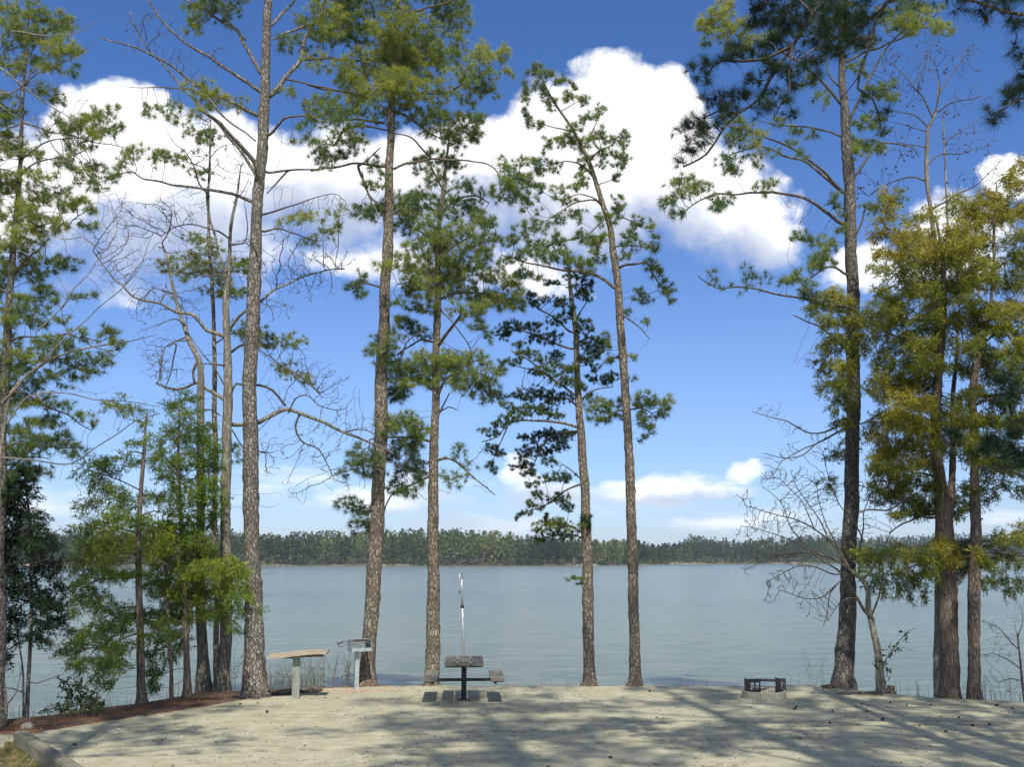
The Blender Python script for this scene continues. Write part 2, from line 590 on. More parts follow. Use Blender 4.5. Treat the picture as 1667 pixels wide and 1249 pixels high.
T0, T1 = np.array(hit(34, 1192, 0.1)), np.array(hit(160, 1275, 0.1))


def timber_side(x, y):
    d = T1 - T0
    d = d / np.linalg.norm(d)
    n = np.array((d[1], -d[0]))
    p = np.array((x, y)) - T0
    along = p @ d
    side = p @ n
    if along < -0.1:
        return 0
    return side if side > 0 else 0


RUTS = [(17.2, 0.17, -0.012, 1.0), (16.0, 0.14, -0.004, 1.0), (18.4, -0.05, 0.004, .6), (14.9, -0.22, 0.010, .7)]

xs = np.concatenate([-np.geomspace(1800, 14.4, 42), np.arange(-14, 14.01, 0.11), np.geomspace(14.4, 1800, 42)])
ys = np.concatenate([[-60, -30, -15, -8], np.arange(-4, 12, 0.6), np.arange(12, 26.5, 0.085), np.geomspace(27, 540, 18), np.arange(550, 1000, 7), np.geomspace(1010, 3400, 10)])
gx, gy = np.meshgrid(xs, ys)
gz = np.array([ground_z(a, b) for a, b in zip(gx.ravel(), gy.ravel())])
nx_, ny_ = len(xs), len(ys)
ii = (np.arange(ny_ - 1)[:, None] * nx_ + np.arange(nx_ - 1)[None, :]).ravel()
gq = np.stack([ii, ii + 1, ii + nx_ + 1, ii + nx_], 1)

m, t = new_mat('gravel_ground')
geo = t.n('ShaderNodeNewGeometry')
pos = geo.outputs['Position']
sp = t.n('ShaderNodeSeparateXYZ')
t.put(sp.inputs[0], pos)
gn1 = t.noise(pos, 0.55, 5.0, 0.6)
gn2 = t.noise(pos, 3.0, 6.0, 0.65)
gn3 = t.noise(pos, 34.0, 4.0, 0.7)
gn4 = t.noise(t.mapping(pos, (1.0, 1.5, 1)), 1.5, 7.0, 0.72)
gravel = t.ramp(t.m('ADD', t.m('MULTIPLY', gn2, 0.5), t.m('MULTIPLY', gn3, 0.5)), [(0.34, (0.305, 0.282, 0.178)), (0.5, (0.42, 0.398, 0.265)), (0.64, (0.54, 0.515, 0.36))])
gravel = t.mix(t.rng(gn4, 0.52, 0.70, 0, 0.5, True), gravel, (0.25, 0.225, 0.15))
gravel = t.mix(t.rng(gn1, 0.55, 0.72, 0, 0.35, True), gravel, (0.56, 0.50, 0.35))
vs = t.n('ShaderNodeTexVoronoi')
t.put(vs.inputs['Vector'], pos)
vs.inputs['Scale'].default_value = 42.0
stone = t.m('MULTIPLY', t.rng(vs.outputs['Distance'], 0.28, 0.12), t.rng(gn2, 0.42, 0.6))
gravel = t.mix(t.m('MULTIPLY', stone, 0.5), gravel, (0.62, 0.60, 0.52))
vs2 = t.n('ShaderNodeTexVoronoi')
t.put(vs2.inputs['Vector'], t.mapping(pos, (5.5, 9, 5.5)))
speck = t.m('MULTIPLY', t.rng(vs2.outputs['Distance'], 0.16, 0.08), t.rng(t.noise(pos, 1.7), 0.5, 0.6))
gravel = t.mix(t.m('MULTIPLY', speck, 0.7), gravel, (0.10, 0.07, 0.05))
at = t.n('ShaderNodeAttribute', attribute_name='cover')
cs = t.n('ShaderNodeSeparateColor')
t.put(cs.inputs[0], at.outputs['Color'])
straw = t.ramp(t.m('ADD', t.m('MULTIPLY', t.noise(t.mapping(pos, (9, 30, 9), rot=(0, 0, 0.5)), 3.0, 4.0, 0.7), 0.6), t.m('MULTIPLY', gn2, 0.4)),
               [(0.3, (0.06, 0.032, 0.02)), (0.5, (0.17, 0.085, 0.045)), (0.68, (0.30, 0.175, 0.09))])
soil = t.ramp(gn2, [(0.3, (0.05, 0.04, 0.03)), (0.6, (0.17, 0.14, 0.09))])
grassy = t.ramp(t.noise(pos, 9.0, 5.0, 0.7), [(0.35, (0.06, 0.05, 0.03)), (0.5, (0.10, 0.11, 0.03)), (0.65, (0.30, 0.19, 0.09))])
edge_n = t.m('MULTIPLY', t.m('SUBTRACT', t.noise(pos, 6.0, 6.0, 0.7), 0.5), 1.3)
orange = t.ramp(t.noise(pos, 16.0, 4.0, 0.7), [(0.35, (0.34, 0.19, 0.10)), (0.6, (0.62, 0.42, 0.26))])


def mask(c):
    return t.rng(t.m('ADD', c, edge_n), 0.42, 0.62, 0, 1, True)


rutm = t.m('MULTIPLY', t.m('SUBTRACT', 1.0, at.outputs['Alpha']), t.rng(t.noise(pos, 5.0, 5.0, 0.7), 0.42, 0.56))
gravel = t.mix(t.m('MULTIPLY', rutm, 0.75), gravel, (0.13, 0.11, 0.08))
c = t.mix(mask(cs.outputs[0]), gravel, straw)
c = t.mix(mask(cs.outputs[1]), c, grassy)
c = t.mix(t.m('MULTIPLY', mask(cs.outputs[2]), 0.85), c, orange)
bank = t.rng(sp.outputs[2], -0.12, -0.35, 0, 1, True)
c = t.mix(bank, c, soil)
farm = t.rng(sp.outputs[1], 300, 400)
sandy = t.ramp(t.noise(pos, 0.02, 4.0), [(0.46, (0.13, 0.10, 0.065)), (0.60, (0.52, 0.43, 0.31))])
farc = t.mix(t.rng(sp.outputs[2], -0.8, 0.2), sandy, (0.10, 0.10, 0.055))
c = t.mix(farm, c, farc)
hgt = t.m('ADD', t.m('MULTIPLY', gn3, 0.6), t.m('ADD', t.m('MULTIPLY', stone, 0.5), t.m('MULTIPLY', gn2, 0.8)))
M['ground'] = finish(m, t, c, 0.95, hgt, 0.018, 0.7, spec=0.15)

gverts = np.stack([gx.ravel(), gy.ravel(), gz], 1)
ground = mesh_obj('ground', gverts, gq, M['ground'], smooth=True)
tag(ground, kind='structure')
TREE_FEET = [hit(597, 1117), hit(702, 1118), hit(960, 1119), hit(1034, 1119), hit(1373, 1121), hit(417, 1135), hit(1547, 1138), hit(1588, 1140)]
# cover mask: R pine straw, G litter with grass beside the timber, B scattered orange bark chips
cov = np.zeros((len(gverts), 4), np.float32)
cov[:, 3] = 1
for i, (x, y, z) in enumerate(gverts):
    if not (-30 < x < 30 and -5 < y < 32):
        continue
    s = y - float(edge_y(x))
    ly = np.interp(x, [STRAW_A[0], STRAW_B[0]], [STRAW_A[1], STRAW_B[1]])
    if x < STRAW_B[0] + 0.6 and y > 10:
        cov[i, 0] = np.clip((y - ly) / 0.5 + 0.5, 0, 1) * np.clip((STRAW_B[0] + 0.6 - x) / 0.5, 0, 1)
    if x < -1.5:
        cov[i, 0] = max(cov[i, 0], np.clip(1 - abs(s + 0.15) / 0.35, 0, 1) * np.clip((-1.5 - x) / 1.5, 0, 1) * 0.85)
    if x > 6.6:
        cov[i, 0] = max(cov[i, 0], 0.34 * np.clip(1 - abs(s + 0.9) / 1.3, 0, 1))
    for (tx, ty) in TREE_FEET:
        q = math.hypot(x - tx, (y - ty) * 1.1)
        if q < 0.7:
            cov[i, 0] = max(cov[i, 0], 0.62 * (1 - q / 0.7))
    rut = 0.0
    for (a_, b_, c_, w_) in RUTS:
        q = (y - (a_ + b_ * x + c_ * x * x)) / 0.07
        rut = max(rut, w_ * math.exp(-q * q))
    cov[i, 3] = 1 - rut
    if timber_side(x, y) > 0:
        cov[i, 0] = 0
        cov[i, 1] = 1
    for (bx, by, r) in ((-3.2, 22.3, 0.75), (-2.6, 22.45, 0.6), (-3.9, 22.3, 0.55), (-4.3, 18.8, 0.9), (-3.5, 19.6, 0.7), (-6.4, 22.0, .5), (2.0, 14.2, .5)):
        cov[i, 2] = max(cov[i, 2], (0.75 if by > 22 else 0.42) * max(0, 1 - math.hypot((x - bx) / 1.5, y - by) / r))
ca = ground.data.color_attributes.new('cover', 'FLOAT_COLOR', 'POINT')
ca.data.foreach_set('color', cov.ravel())

# loose stones and bark crumbs pressed in the gravel
pv, pf, pt = [], [], []
base_v = np.array([(1, 0, 0), (-1, 0, 0), (0, 1, 0), (0, -1, 0), (0, 0, 1), (0, 0, -1)], float)
base_f = np.array([(0, 2, 4), (2, 1, 4), (1, 3, 4), (3, 0, 4), (2, 0, 5), (1, 2, 5), (3, 1, 5), (0, 3, 5)])
k = 0
for i in range(5200):
    x, y = rng.uniform(-13, 13), rng.uniform(12.0, 23.8)
    if y > float(edge_y(x)) - 0.03:
        continue
    r = rng.uniform(0.006, 0.018) * (1.8 if rng.random() < 0.03 else 1)
    v = base_v * (r, r * rng.uniform(0.6, 1), r * rng.uniform(0.4, 0.8)) * (1 + 0.25 * rng.standard_normal((6, 1)))
    a = rng.uniform(0, 6.28)
    R = np.array([(math.cos(a), -math.sin(a), 0), (math.sin(a), math.cos(a), 0), (0, 0, 1)])
    pv.append(v @ R.T + (x, y, ground_z(x, y) + r * 0.25))
    pf.append(base_f + k * 6)
    pt.append(np.full(8, rng.choice([rng.uniform(0.5, 1.0), rng.uniform(0, 0.3)], p=[0.7, 0.3])))
    k += 1
m, t = new_mat('loose_stone')
c = t.ramp(t.n('ShaderNodeAttribute', attribute_name='tint').outputs['Fac'], [(0.0, (0.09, 0.06, 0.045)), (0.3, (0.22, 0.15, 0.10)), (0.5, (0.36, 0.34, 0.29)), (1.0, (0.62, 0.60, 0.53))])
M['stone'] = finish(m, t, c, 0.9)
tag(mesh_obj('loose_gravel', np.vstack(pv), np.vstack(pf), M['stone'], attr=np.concatenate(pt)), 'pale loose stones and brown crumbs scattered over the gravel pad', 'gravel', kind='stuff')

# fallen needles and twig bits, thick on the straw strip, thin on the gravel
def litter():
    g = np.random.default_rng(12)
    A, B, Tt = [], [], []
    n = 0
    while n < 15000:
        if g.random() < 0.62:
            px = g.uniform(-60, 470)
            x, y0 = hit(px, 1160)
            y = float(edge_y(x)) - g.uniform(-0.25, 1.0)
            if y < np.interp(x, [STRAW_A[0], STRAW_B[0]], [STRAW_A[1], STRAW_B[1]]) - 0.4 * g.random():
                continue
        else:
            x, y = g.uniform(-12, 12.5), g.uniform(12.5, 24)
            if y > float(edge_y(x)) or fnoise(x, y * 1.3, 0.9, 7) < g.uniform(-0.1, 0.35):
                continue
        z = ground_z(x, y)
        a = g.uniform(0, 6.28)
        L = g.uniform(0.04, 0.12)
        A.append((x, y, z + g.uniform(0.003, 0.012)))
        B.append((x + L * math.cos(a), y + L * math.sin(a), z + g.uniform(0.003, 0.02)))
        Tt.append(g.uniform(0, 0.35))
        n += 1
    A, B = np.array(A), np.array(B)
    d = B - A
    w = np.cross(d, (0, 0, 1.0))
    w = w / np.linalg.norm(w, axis=1)[:, None] * g.uniform(0.0015, 0.0035, (len(A), 1))
    up = np.array((0, 0, 0.004))
    V = np.stack([A - w, A + w, B + up], 1).reshape(-1, 3)
    V2 = np.stack([A - up, A + up, B], 1).reshape(-1, 3)
    V = np.vstack([V, V2])
    tag(mesh_obj('needle_litter', V, np.arange(len(V)).reshape(-1, 3), M['stone'], attr=np.concatenate([Tt, Tt])), 'fallen brown pine needles and twig bits strewn over the ground', 'litter', kind='stuff')


litter()

# ------------------------------------------------------------------ lake
m, t = new_mat('lake_water')
pos = t.n('ShaderNodeNewGeometry').outputs['Position']
w1 = t.noise(t.mapping(pos, (0.55, 1.5, 1), rot=(0, 0, 0.12)), 1.0, 5.0, 0.6)
w2 = t.noise(t.mapping(pos, (1.6, 4.6, 1), rot=(0, 0, -0.1)), 1.2, 4.0, 0.6)
w3 = t.noise(t.mapping(pos, (0.035, 0.10, 1)), 1.0, 4.0, 0.6)
w4 = t.noise(t.mapping(pos, (0.012, 0.05, 1), rot=(0, 0, 0.05)), 1.0, 3.0, 0.5)
h = t.m('ADD', t.m('ADD', t.m('MULTIPLY', w1, 1.0), t.m('MULTIPLY', w2, 0.35)), t.m('MULTIPLY', w3, 0.7))
lc = t.ramp(t.m('ADD', t.m('MULTIPLY', w4, 0.35), t.m('MULTIPLY', w1, 0.65)), [(0.40, (0.135, 0.175, 0.125)), (0.60, (0.235, 0.262, 0.18))])
M['water'] = finish(m, t, lc, 0.16, h, 0.34, 1.0, spec=0.36)
wx = np.array([-1780, -300, -60, 60, 300, 1780.0])
wy = np.array([12, 60, 300, 1200.0])
a, b = np.meshgrid(wx, wy)
wq = (np.arange(3)[:, None] * 6 + np.arange(5)[None, :]).ravel()
tag(mesh_obj('lake_water', np.stack([a.ravel(), b.ravel(), np.full(a.size, WATER_Z)], 1), np.stack([wq, wq + 1, wq + 7, wq + 6], 1), M['water']), kind='structure')

# ------------------------------------------------------------------ wood on the far shore
m, t = new_mat('far_foliage')
c = t.ramp(t.n('ShaderNodeAttribute', attribute_name='tint').outputs['Fac'],
           [(0.0, (0.022, 0.045, 0.020)), (0.35, (0.05, 0.085, 0.030)), (0.6, (0.11, 0.15, 0.040)), (0.80, (0.19, 0.215, 0.06)), (0.88, (0.15, 0.125, 0.09)), (1.0, (0.26, 0.235, 0.19))])
M['far'] = finish(m, t, c, 0.8, spec=0.1, trans=0.2)


def forest(name, label, x0, x1, rows, hmin, hmax, step, tmean, seed, inset=3.0, rowgap=9.0):
    g = np.random.default_rng(seed)
    Vs, Ts, n = [], [], 0
    for r in range(rows):
        x = x0
        while x < x1:
            x += step * g.uniform(0.5, 1.5)
            y = float(far_shore(x)) + inset + r * rowgap + g.uniform(-3, 3)
            zb = ground_z(x, y)
            tall = float(np.interp(x, [40, 62, 85, 112, 135], [1, .92, .74, .76, 1]))
            tall *= 1 + 0.10 * fnoise(x, 0, 0.012, seed) * 2 + 0.26 * fnoise(x, r * 3, 0.045, seed)
            hh = g.uniform(hmin, hmax) * tall
            kind = g.random()
            rad = hh * g.uniform(0.14, 0.22)
            tt = np.clip(tmean + 0.55 * fnoise(x, r * 8, 0.03, seed + 4) + g.normal(0, 0.09), 0, 0.8)
            bare = kind < 0.04
            if bare:
                tt = g.uniform(0.84, 0.93)
            nl = 150 if r < 2 else 90
            low = g.uniform(0.12, 0.42) if r < 2 else g.uniform(0.0, 0.3)
            cz = g.uniform(0, 1, nl)
            prof = np.sin(np.clip(cz * 0.85 + 0.15, 0, 1) * np.pi) ** 0.6
            lob = 1 + 0.35 * np.sin(cz * 17 + x)
            ang = g.uniform(0, 2 * np.pi, nl)
            rr = rad * prof * lob * np.sqrt(g.uniform(0.1, 1, nl))
            cen = np.stack([x + rr * np.cos(ang), y + rr * np.sin(ang), zb + hh * (low + (1 - low) * cz)], 1)
            s = g.uniform(0.45, 1.15, nl)[:, None] * (0.55 if bare else 1)
            a1 = g.standard_normal((nl, 3))
            a1 /= np.linalg.norm(a1, axis=1)[:, None]
            a2 = g.standard_normal((nl, 3))
            a2 /= np.linalg.norm(a2, axis=1)[:, None]
            tri = np.stack([cen + a1 * s, cen + a2 * s, cen - (a1 + a2) * 0.6 * s], 1)
            Vs.append(tri.reshape(-1, 3))
            Ts.append(np.clip(tt + g.normal(0, 0.025, nl), 0, 0.95 if bare else 0.8))
            # trunk: a thin two-sided wedge pair
            if r < 2 and g.random() < 0.55:
                w = g.uniform(0.14, 0.24)
                th = hh * (0.85 if bare else 0.6)
                lx = g.uniform(-0.5, 0.5)
                for (ax, ay) in ((w, 0), (0, w)):
                    Vs.append(np.array([(x - ax, y - ay, zb - 0.3), (x + ax, y + ay, zb - 0.3), (x + lx, y, zb + th)]))
                Ts.append(np.full(2, g.uniform(0.83, 0.93)))
            # brush at the waterline
            if r < 2:
                nb = 40
                c3 = np.stack([x + g.normal(0, 1.6, nb), y - 2 + g.normal(0, 0.8, nb), zb + np.abs(g.normal(0, 1.9, nb))], 1)
                s = g.uniform(0.4, 0.9, nb)[:, None]
                a1 = g.standard_normal((nb, 3))
                a2 = g.standard_normal((nb, 3))
                Vs.append(np.stack([c3 + a1 * s * .6, c3 + a2 * s * .6, c3 - (a1 + a2) * 0.4 * s], 1).reshape(-1, 3))
                Ts.append(np.clip(g.choice([0.1, 0.3, 0.55, 0.85]) + g.normal(0, 0.04, nb), 0, 1))
    V = np.vstack(Vs)
    o = mesh_obj(name, V, np.arange(len(V)).reshape(-1, 3), M['far'], attr=np.concatenate(Ts))
    tag(o, label, 'forest', kind='stuff')


forest('far_forest', 'green pine wood along the sandy opposite shore of the lake', -330, 78, 9, 12.0, 18.2, 3.5, 0.50, 3)
forest('far_forest', 'darker lower wood on the more distant shore right of centre', 70, 330, 8, 11, 17.8, 4.2, 0.36, 4)
forest('distant_woodland', 'bluish wooded hill beyond the right end of the lake', 320, 720, 12, 12, 17, 6.0, 0.26, 5, rowgap=14.0)

# ------------------------------------------------------------------ haze
def build_haze():
    bm = bmesh.new()
    add_box(bm, (0, 1690, 30), (3560, 3480, 72))
    m = bpy.data.materials.new('haze')
    m.use_nodes = True
    nt = m.node_tree
    nt.nodes.clear()
    pvn = nt.nodes.new('ShaderNodeVolumePrincipled')
    pvn.inputs['Color'].default_value = (0.80, 0.88, 1.0, 1)
    pvn.inputs['Density'].default_value = 0.00016
    pvn.inputs['Anisotropy'].default_value = 0.0
    out = nt.nodes.new('ShaderNodeOutputMaterial')
    nt.links.new(pvn.outputs[0], out.inputs['Volume'])
    tag(bm_obj('haze', bm, m), 'thin blue haze over the lake and far shore', 'haze', kind='stuff')


build_haze()


# ------------------------------------------------------------------ trees
def grow(seeds, att, step, kill, g, jitter=0.25, maxit=140, cap=3, persist=0.5):
    """branch growth: every attraction point pulls its nearest twig node towards it"""
    nodes = [np.asarray(seeds, float)]
    ns = len(seeds)
    parent = [np.full(ns, -1)]
    total = ns
    allp = np.asarray(seeds, float)
    A = len(att)
    nd = np.full(A, 1e9)
    ni = np.zeros(A, int)
    for i in range(0, A, 400):
        D = np.linalg.norm(att[i:i + 400, None, :] - allp[None, :, :], axis=2)
        ni[i:i + 400] = D.argmin(1)
        nd[i:i + 400] = D.min(1)
    kids = np.zeros(ns, int)
    pdir = np.zeros((ns, 3))
    alive = nd > kill
    for it in range(maxit):
        idx = np.where(alive)[0]
        if len(idx) == 0:
            break
        u, inv = np.unique(ni[idx], return_inverse=True)
        dv = att[idx] - allp[ni[idx]]
        dv /= np.linalg.norm(dv, axis=1)[:, None] + 1e-9
        sm = np.zeros((len(u), 3))
        np.add.at(sm, inv, dv)
        L = np.linalg.norm(sm, axis=1)[:, None]
        sm = sm / (L + 1e-9) + jitter * g.standard_normal(sm.shape) + persist * pdir[u]
        sm /= np.linalg.norm(sm, axis=1)[:, None] + 1e-9
        ok = kids[u] < cap
        kids[u] += 1
        alive[idx[~ok[inv]]] = False
        if not ok.any():
            continue
        un = u[ok]
        new = allp[un] + sm[ok] * step
        base = total
        total += len(new)
        allp = np.vstack([allp, new])
        parent.append(un)
        pdir = np.vstack([pdir, sm[ok]])
        kids = np.concatenate([kids, np.zeros(len(new), int)])
        idx = np.where(alive)[0]
        for i in range(0, len(idx), 600):
            q = idx[i:i + 600]
            D = np.linalg.norm(att[q][:, None, :] - new[None, :, :], axis=2)
            mn_ = D.min(1)
            am = D.argmin(1)
            b = mn_ < nd[q]
            nd[q[b]] = mn_[b]
            ni[q[b]] = base + am[b]
        alive &= nd > kill
    return allp, np.concatenate(parent), ni


def twig_mesh(allp, par, ns, r0, rmax, power=0.40):
    n = len(allp)
    cnt = np.zeros(n)
    haskid = np.zeros(n, bool)
    for i in range(n - 1, ns - 1, -1):
        if not haskid[i]:
            cnt[i] = 1
        cnt[par[i]] += cnt[i]
        haskid[par[i]] = True
    r = np.minimum(r0 * np.maximum(cnt, 1) ** power, rmax)
    b = np.arange(ns, n)
    a = par[b]
    ra = np.where(a < ns, r[b] * 1.1, np.minimum(r[a], r[b] * 1.5))
    d = allp[b] - allp[a]
    d /= np.linalg.norm(d, axis=1)[:, None] + 1e-9
    ref = np.where(np.abs(d[:, 2:3]) < 0.9, np.array([[0, 0, 1.0]]), np.array([[1.0, 0, 0]]))
    u = np.cross(d, ref)
    u /= np.linalg.norm(u, axis=1)[:, None] + 1e-9
    v = np.cross(d, u)
    V = []
    for k in range(3):
        an = k * 2 * math.pi / 3
        o = math.cos(an) * u + math.sin(an) * v
        V.append(allp[a] + o * ra[:, None])
    for k in range(3):
        an = k * 2 * math.pi / 3
        o = math.cos(an) * u + math.sin(an) * v
        V.append(allp[b] + o * r[b][:, None])
    V = np.stack(V, 1).reshape(-1, 3)
    base = (np.arange(len(b)) * 6)[:, None]
    Q = np.concatenate([base + np.array([[0, 1, 4, 3]]), base + np.array([[1, 2, 5, 4]]), base + np.array([[2, 0, 3, 5]])])
    return V, Q


def unit(a):
    return a / (np.linalg.norm(a, axis=-1, keepdims=True) + 1e-9)


def needles(pos, dirs, tint, g, n=26, length=0.16, width=0.0062, spread=(0.25, 1.45), axis=0.07, droop=0.10, jit=0.07):
    N = len(pos)
    d = unit(dirs)[:, None, :]
    rnd = g.standard_normal((N, n, 3))
    side = unit(rnd - (rnd * d).sum(-1, keepdims=True) * d)
    th = g.uniform(spread[0], spread[1], (N, n, 1))
    nd = d * np.cos(th) + side * np.sin(th)
    L = length * g.uniform(0.7, 1.12, (N, n, 1))
    base = pos[:, None, :] - d * axis * g.uniform(0, 1, (N, n, 1))
    tip = base + nd * L
    tip[..., 2] -= droop * L[..., 0] * g.uniform(0, 1.5, (N, n))
    w = unit(np.cross(nd, unit(g.standard_normal((N, n, 3))))) * width * 0.5
    V = np.stack([base - w, base + w, tip], 2).reshape(-1, 3)
    T = np.clip(tint[:, None] + g.normal(0, jit, (N, n)), 0, 1).ravel()
    return V, T


def sprays(pos, dirs, tint, g, n=14, length=0.085, width=0.026, r=0.09, droop=0.35, jit=0.10, fan=0.55):
    N = len(pos)
    ax = unit(dirs + 0.35 * g.standard_normal((N, 3)) + np.array((0, 0, -droop)))
    k = g.uniform(-1.3, 1.3, (N, n, 1))
    d = unit(ax[:, None, :] + fan * g.standard_normal((N, n, 3)))
    base = pos[:, None, :] + ax[:, None, :] * k * r + g.normal(0, r * 0.20, (N, n, 3))
    base[..., 2] -= droop * r * 0.35 * k[..., 0] ** 2
    L = length * g.uniform(0.6, 1.3, (N, n, 1))
    w = unit(np.cross(d, unit(g.standard_normal((N, n, 3))))) * width * 0.5
    mid = base + d * L * 0.45
    V = np.stack([base, mid - w, base + d * L, mid + w], 2).reshape(-1, 3)
    T = np.clip(tint[:, None] + g.normal(0, jit, (N, n)), 0, 1).ravel()
    return V, T


STYLES = {
    'pine': dict(a0=0.0085, step=0.12, kill=0.09, r0=0.0040, kind='needle', n=40, length=0.17, width=0.0080, mat='needle'),
    'pine_d': dict(a0=0.0145, step=0.13, kill=0.10, r0=0.0042, kind='needle', n=28, length=0.17, width=0.0070, mat='needle_shaded'),
    'short': dict(a0=0.0042, step=0.10, kill=0.07, r0=0.0040, kind='needle', n=36, length=0.085, width=0.0092, axis=0.06, mat='needle_short'),
    'cedar': dict(a0=0.0042, step=0.11, kill=0.09, r0=0.0034, kind='spray', n=22, length=0.08, width=0.015, mat='cedar'),
    'gold': dict(a0=0.0040, step=0.12, kill=0.09, r0=0.0034, kind='spray', n=22, length=0.085, width=0.016, mat='cedar_gold'),
    'dark': dict(a0=0.0045, step=0.11, kill=0.09, r0=0.0034, kind='spray', n=24, length=0.08, width=0.019, mat='cedar_shaded'),
    'bare': dict(a0=0.0100, jitter=0.2, step=0.085, kill=0.075, r0=0.0036, kind=None),
    'shrub': dict(a0=0.0040, step=0.06, kill=0.05, r0=0.0028, kind='spray', n=6, length=0.07, width=0.035, mat='leaf', r=0.05, droop=0.0),
    'shade': dict(a0=0.05, step=0.3, kill=0.22, r0=0.010, kind='needle', n=26, length=0.26, width=0.022, mat='needle_shaded'),
}


def build_tree(name, label, cat, base, trunks, branches, clumps, style, bark_m, twig_m, seed, group=None, cones=None, sides=14, crown='crown', over=None, part_name='branch', tmean=0.5, flare=1.0):
    """trunks/branches: lists of arrays (x,y,z,r); clumps: list of (x,y,z, rx,ry,rz, tint, density)"""
    g = np.random.default_rng(seed)
    st = dict(STYLES[style])
    if over:
        st.update(over)
    root = empty(name, base)
    tag(root, label, cat, group)
    org = np.array(base, float)
    seeds = []
    for ti, tr in enumerate(trunks):
        p = spline(tr, 0.13)
        if ti == 0 and flare:
            hgt = p[:, 2] - base[2]
            p[:, 3] *= 1 + 0.55 * flare * np.exp(-np.maximum(hgt, 0) / 0.20)
        wob = np.array([mn.noise_vector(Vector((z * 0.9, seed, ti))) for z in p[:, 2]]) * 0.035
        p[:, :2] += wob[:, :2] * min(1.0, p[0, 3] * 8)
        v, f = tube(p[:, :3], p[:, 3], sides if p[0, 3] > 0.05 else 9, rough=0.055, seed=seed + ti)
        mesh_obj('trunk' if ti == 0 else 'stem', v, f, bark_m, root, smooth=True, origin=org)
        hi = p[p[:, 2] > base[2] + 0.3]
        seeds.append(hi[:, :3])
    for bi, br in enumerate(branches):
        p = spline(br, 0.10)
        L = len(p)
        wob = np.array([mn.noise_vector(Vector((q[0] * 1.9, q[2] * 1.9, q[1] + bi))) for q in p]) * 0.045
        wob *= np.minimum(np.arange(L) / 6.0, 1)[:, None]
        p[:, :3] += wob
        v, f = tube(p[:, :3], p[:, 3], 7, rough=0.05, seed=seed + bi)
        mesh_obj(part_name, v, f, bark_m if p[0, 3] > (0.05 if twig_m is M['twig'] and style == 'bare' else 0.03) else twig_m, root, smooth=True, origin=org)
        seeds.append(p[:, :3])
    seeds = np.vstack(seeds)
    at, tn = [], []
    for (cx, cy, cz, rx, ry, rz, ti, dens) in clumps:
        area = math.pi * rx * rz
        n = max(2, int(area / st['a0'] * dens + g.uniform(0, 1)))
        q = unit(g.standard_normal((n, 3))) * g.uniform(0, 1, (n, 1)) ** 0.42
        at.append(q * (rx, ry, rz) + (cx, cy, cz))
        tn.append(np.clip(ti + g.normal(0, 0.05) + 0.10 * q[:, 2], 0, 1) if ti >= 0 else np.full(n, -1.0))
    if not at:
        return root
    at = np.vstack(at)
    tn = np.concatenate(tn)
    allp, par, ni = grow(seeds, at, st['step'], st['kill'], g, jitter=st.get('jitter', 0.28), persist=st.get('persist', 0.5))
    ns = len(seeds)
    if len(allp) > ns:
        V, Q = twig_mesh(allp, par, ns, st['r0'], 0.03 if style != 'shade' else 0.08)
        mesh_obj('twigs', V, Q, twig_m, root, origin=org)['kind'] = 'stuff'
    if st['kind']:
        lf = tn >= 0
        at, tn, ni = at[lf], tn[lf], ni[lf]
        pi = par[ni]
        pj = np.where(pi >= ns, par[np.maximum(pi, 0)], pi)
        src = np.where((pj >= 0)[:, None], allp[np.maximum(pj, 0)], allp[ni])
        d = unit(at - src + 1e-4 * g.standard_normal(at.shape))
        if st['kind'] == 'needle':
            d[:, 2] += 0.35
            V, T = needles(at, d, tn, g, st['n'], st['length'], st['width'], axis=st.get('axis', 0.07))
            Fc = np.arange(len(V)).reshape(-1, 3)
        else:
            V, T = sprays(at, d, tn, g, st['n'], st['length'], st['width'], st.get('r', 0.09), st.get('droop', 0.35))
            Fc = np.arange(len(V)).reshape(-1, 4)
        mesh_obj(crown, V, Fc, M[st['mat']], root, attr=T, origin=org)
    if cones:
        nc, cr, nm = cones
        tips = np.setdiff1d(np.arange(ns, len(allp)), par)
        pick = g.choice(tips, min(nc, len(tips)), replace=False)
        cv, cf = tube(np.array([(0, 0, 0), (0, 0, -0.3), (0, 0, -0.9), (0, 0, -1.5), (0, 0, -1.9)]) * cr, np.array([0.25, 0.7, 0.85, 0.6, 0.15]) * cr, 7, rough=0.10, seed=3)
        first = None
        for q in pick:
            if first is None:
                first = mesh_obj(nm, cv, cf, M['cone'], root)
                c = first
            else:
                c = first.copy()
                COL.objects.link(c)
                c.parent = root
            c.location = tuple(allp[q] - org)
            c.rotation_euler = (g.uniform(-.6, .6), g.uniform(-.6, .6), 0)
    return root


RS = {'pine': 1.14, 'short': 1.08, 'cedar': 1.12, 'gold': 1.15, 'dark': 1.1, 'pine_d': 1.12}
SAT = {'pine': (0.95, 0.75), 'short': (0.35, 0.5), 'cedar': (0.9, 0.6), 'gold': (0.95, 0.75), 'dark': (0.6, 0.5), 'pine_d': (0.5, 0.5)}


def parse(s):
    return [tuple(float(v) for v in q.split(',')) for q in s.split()]


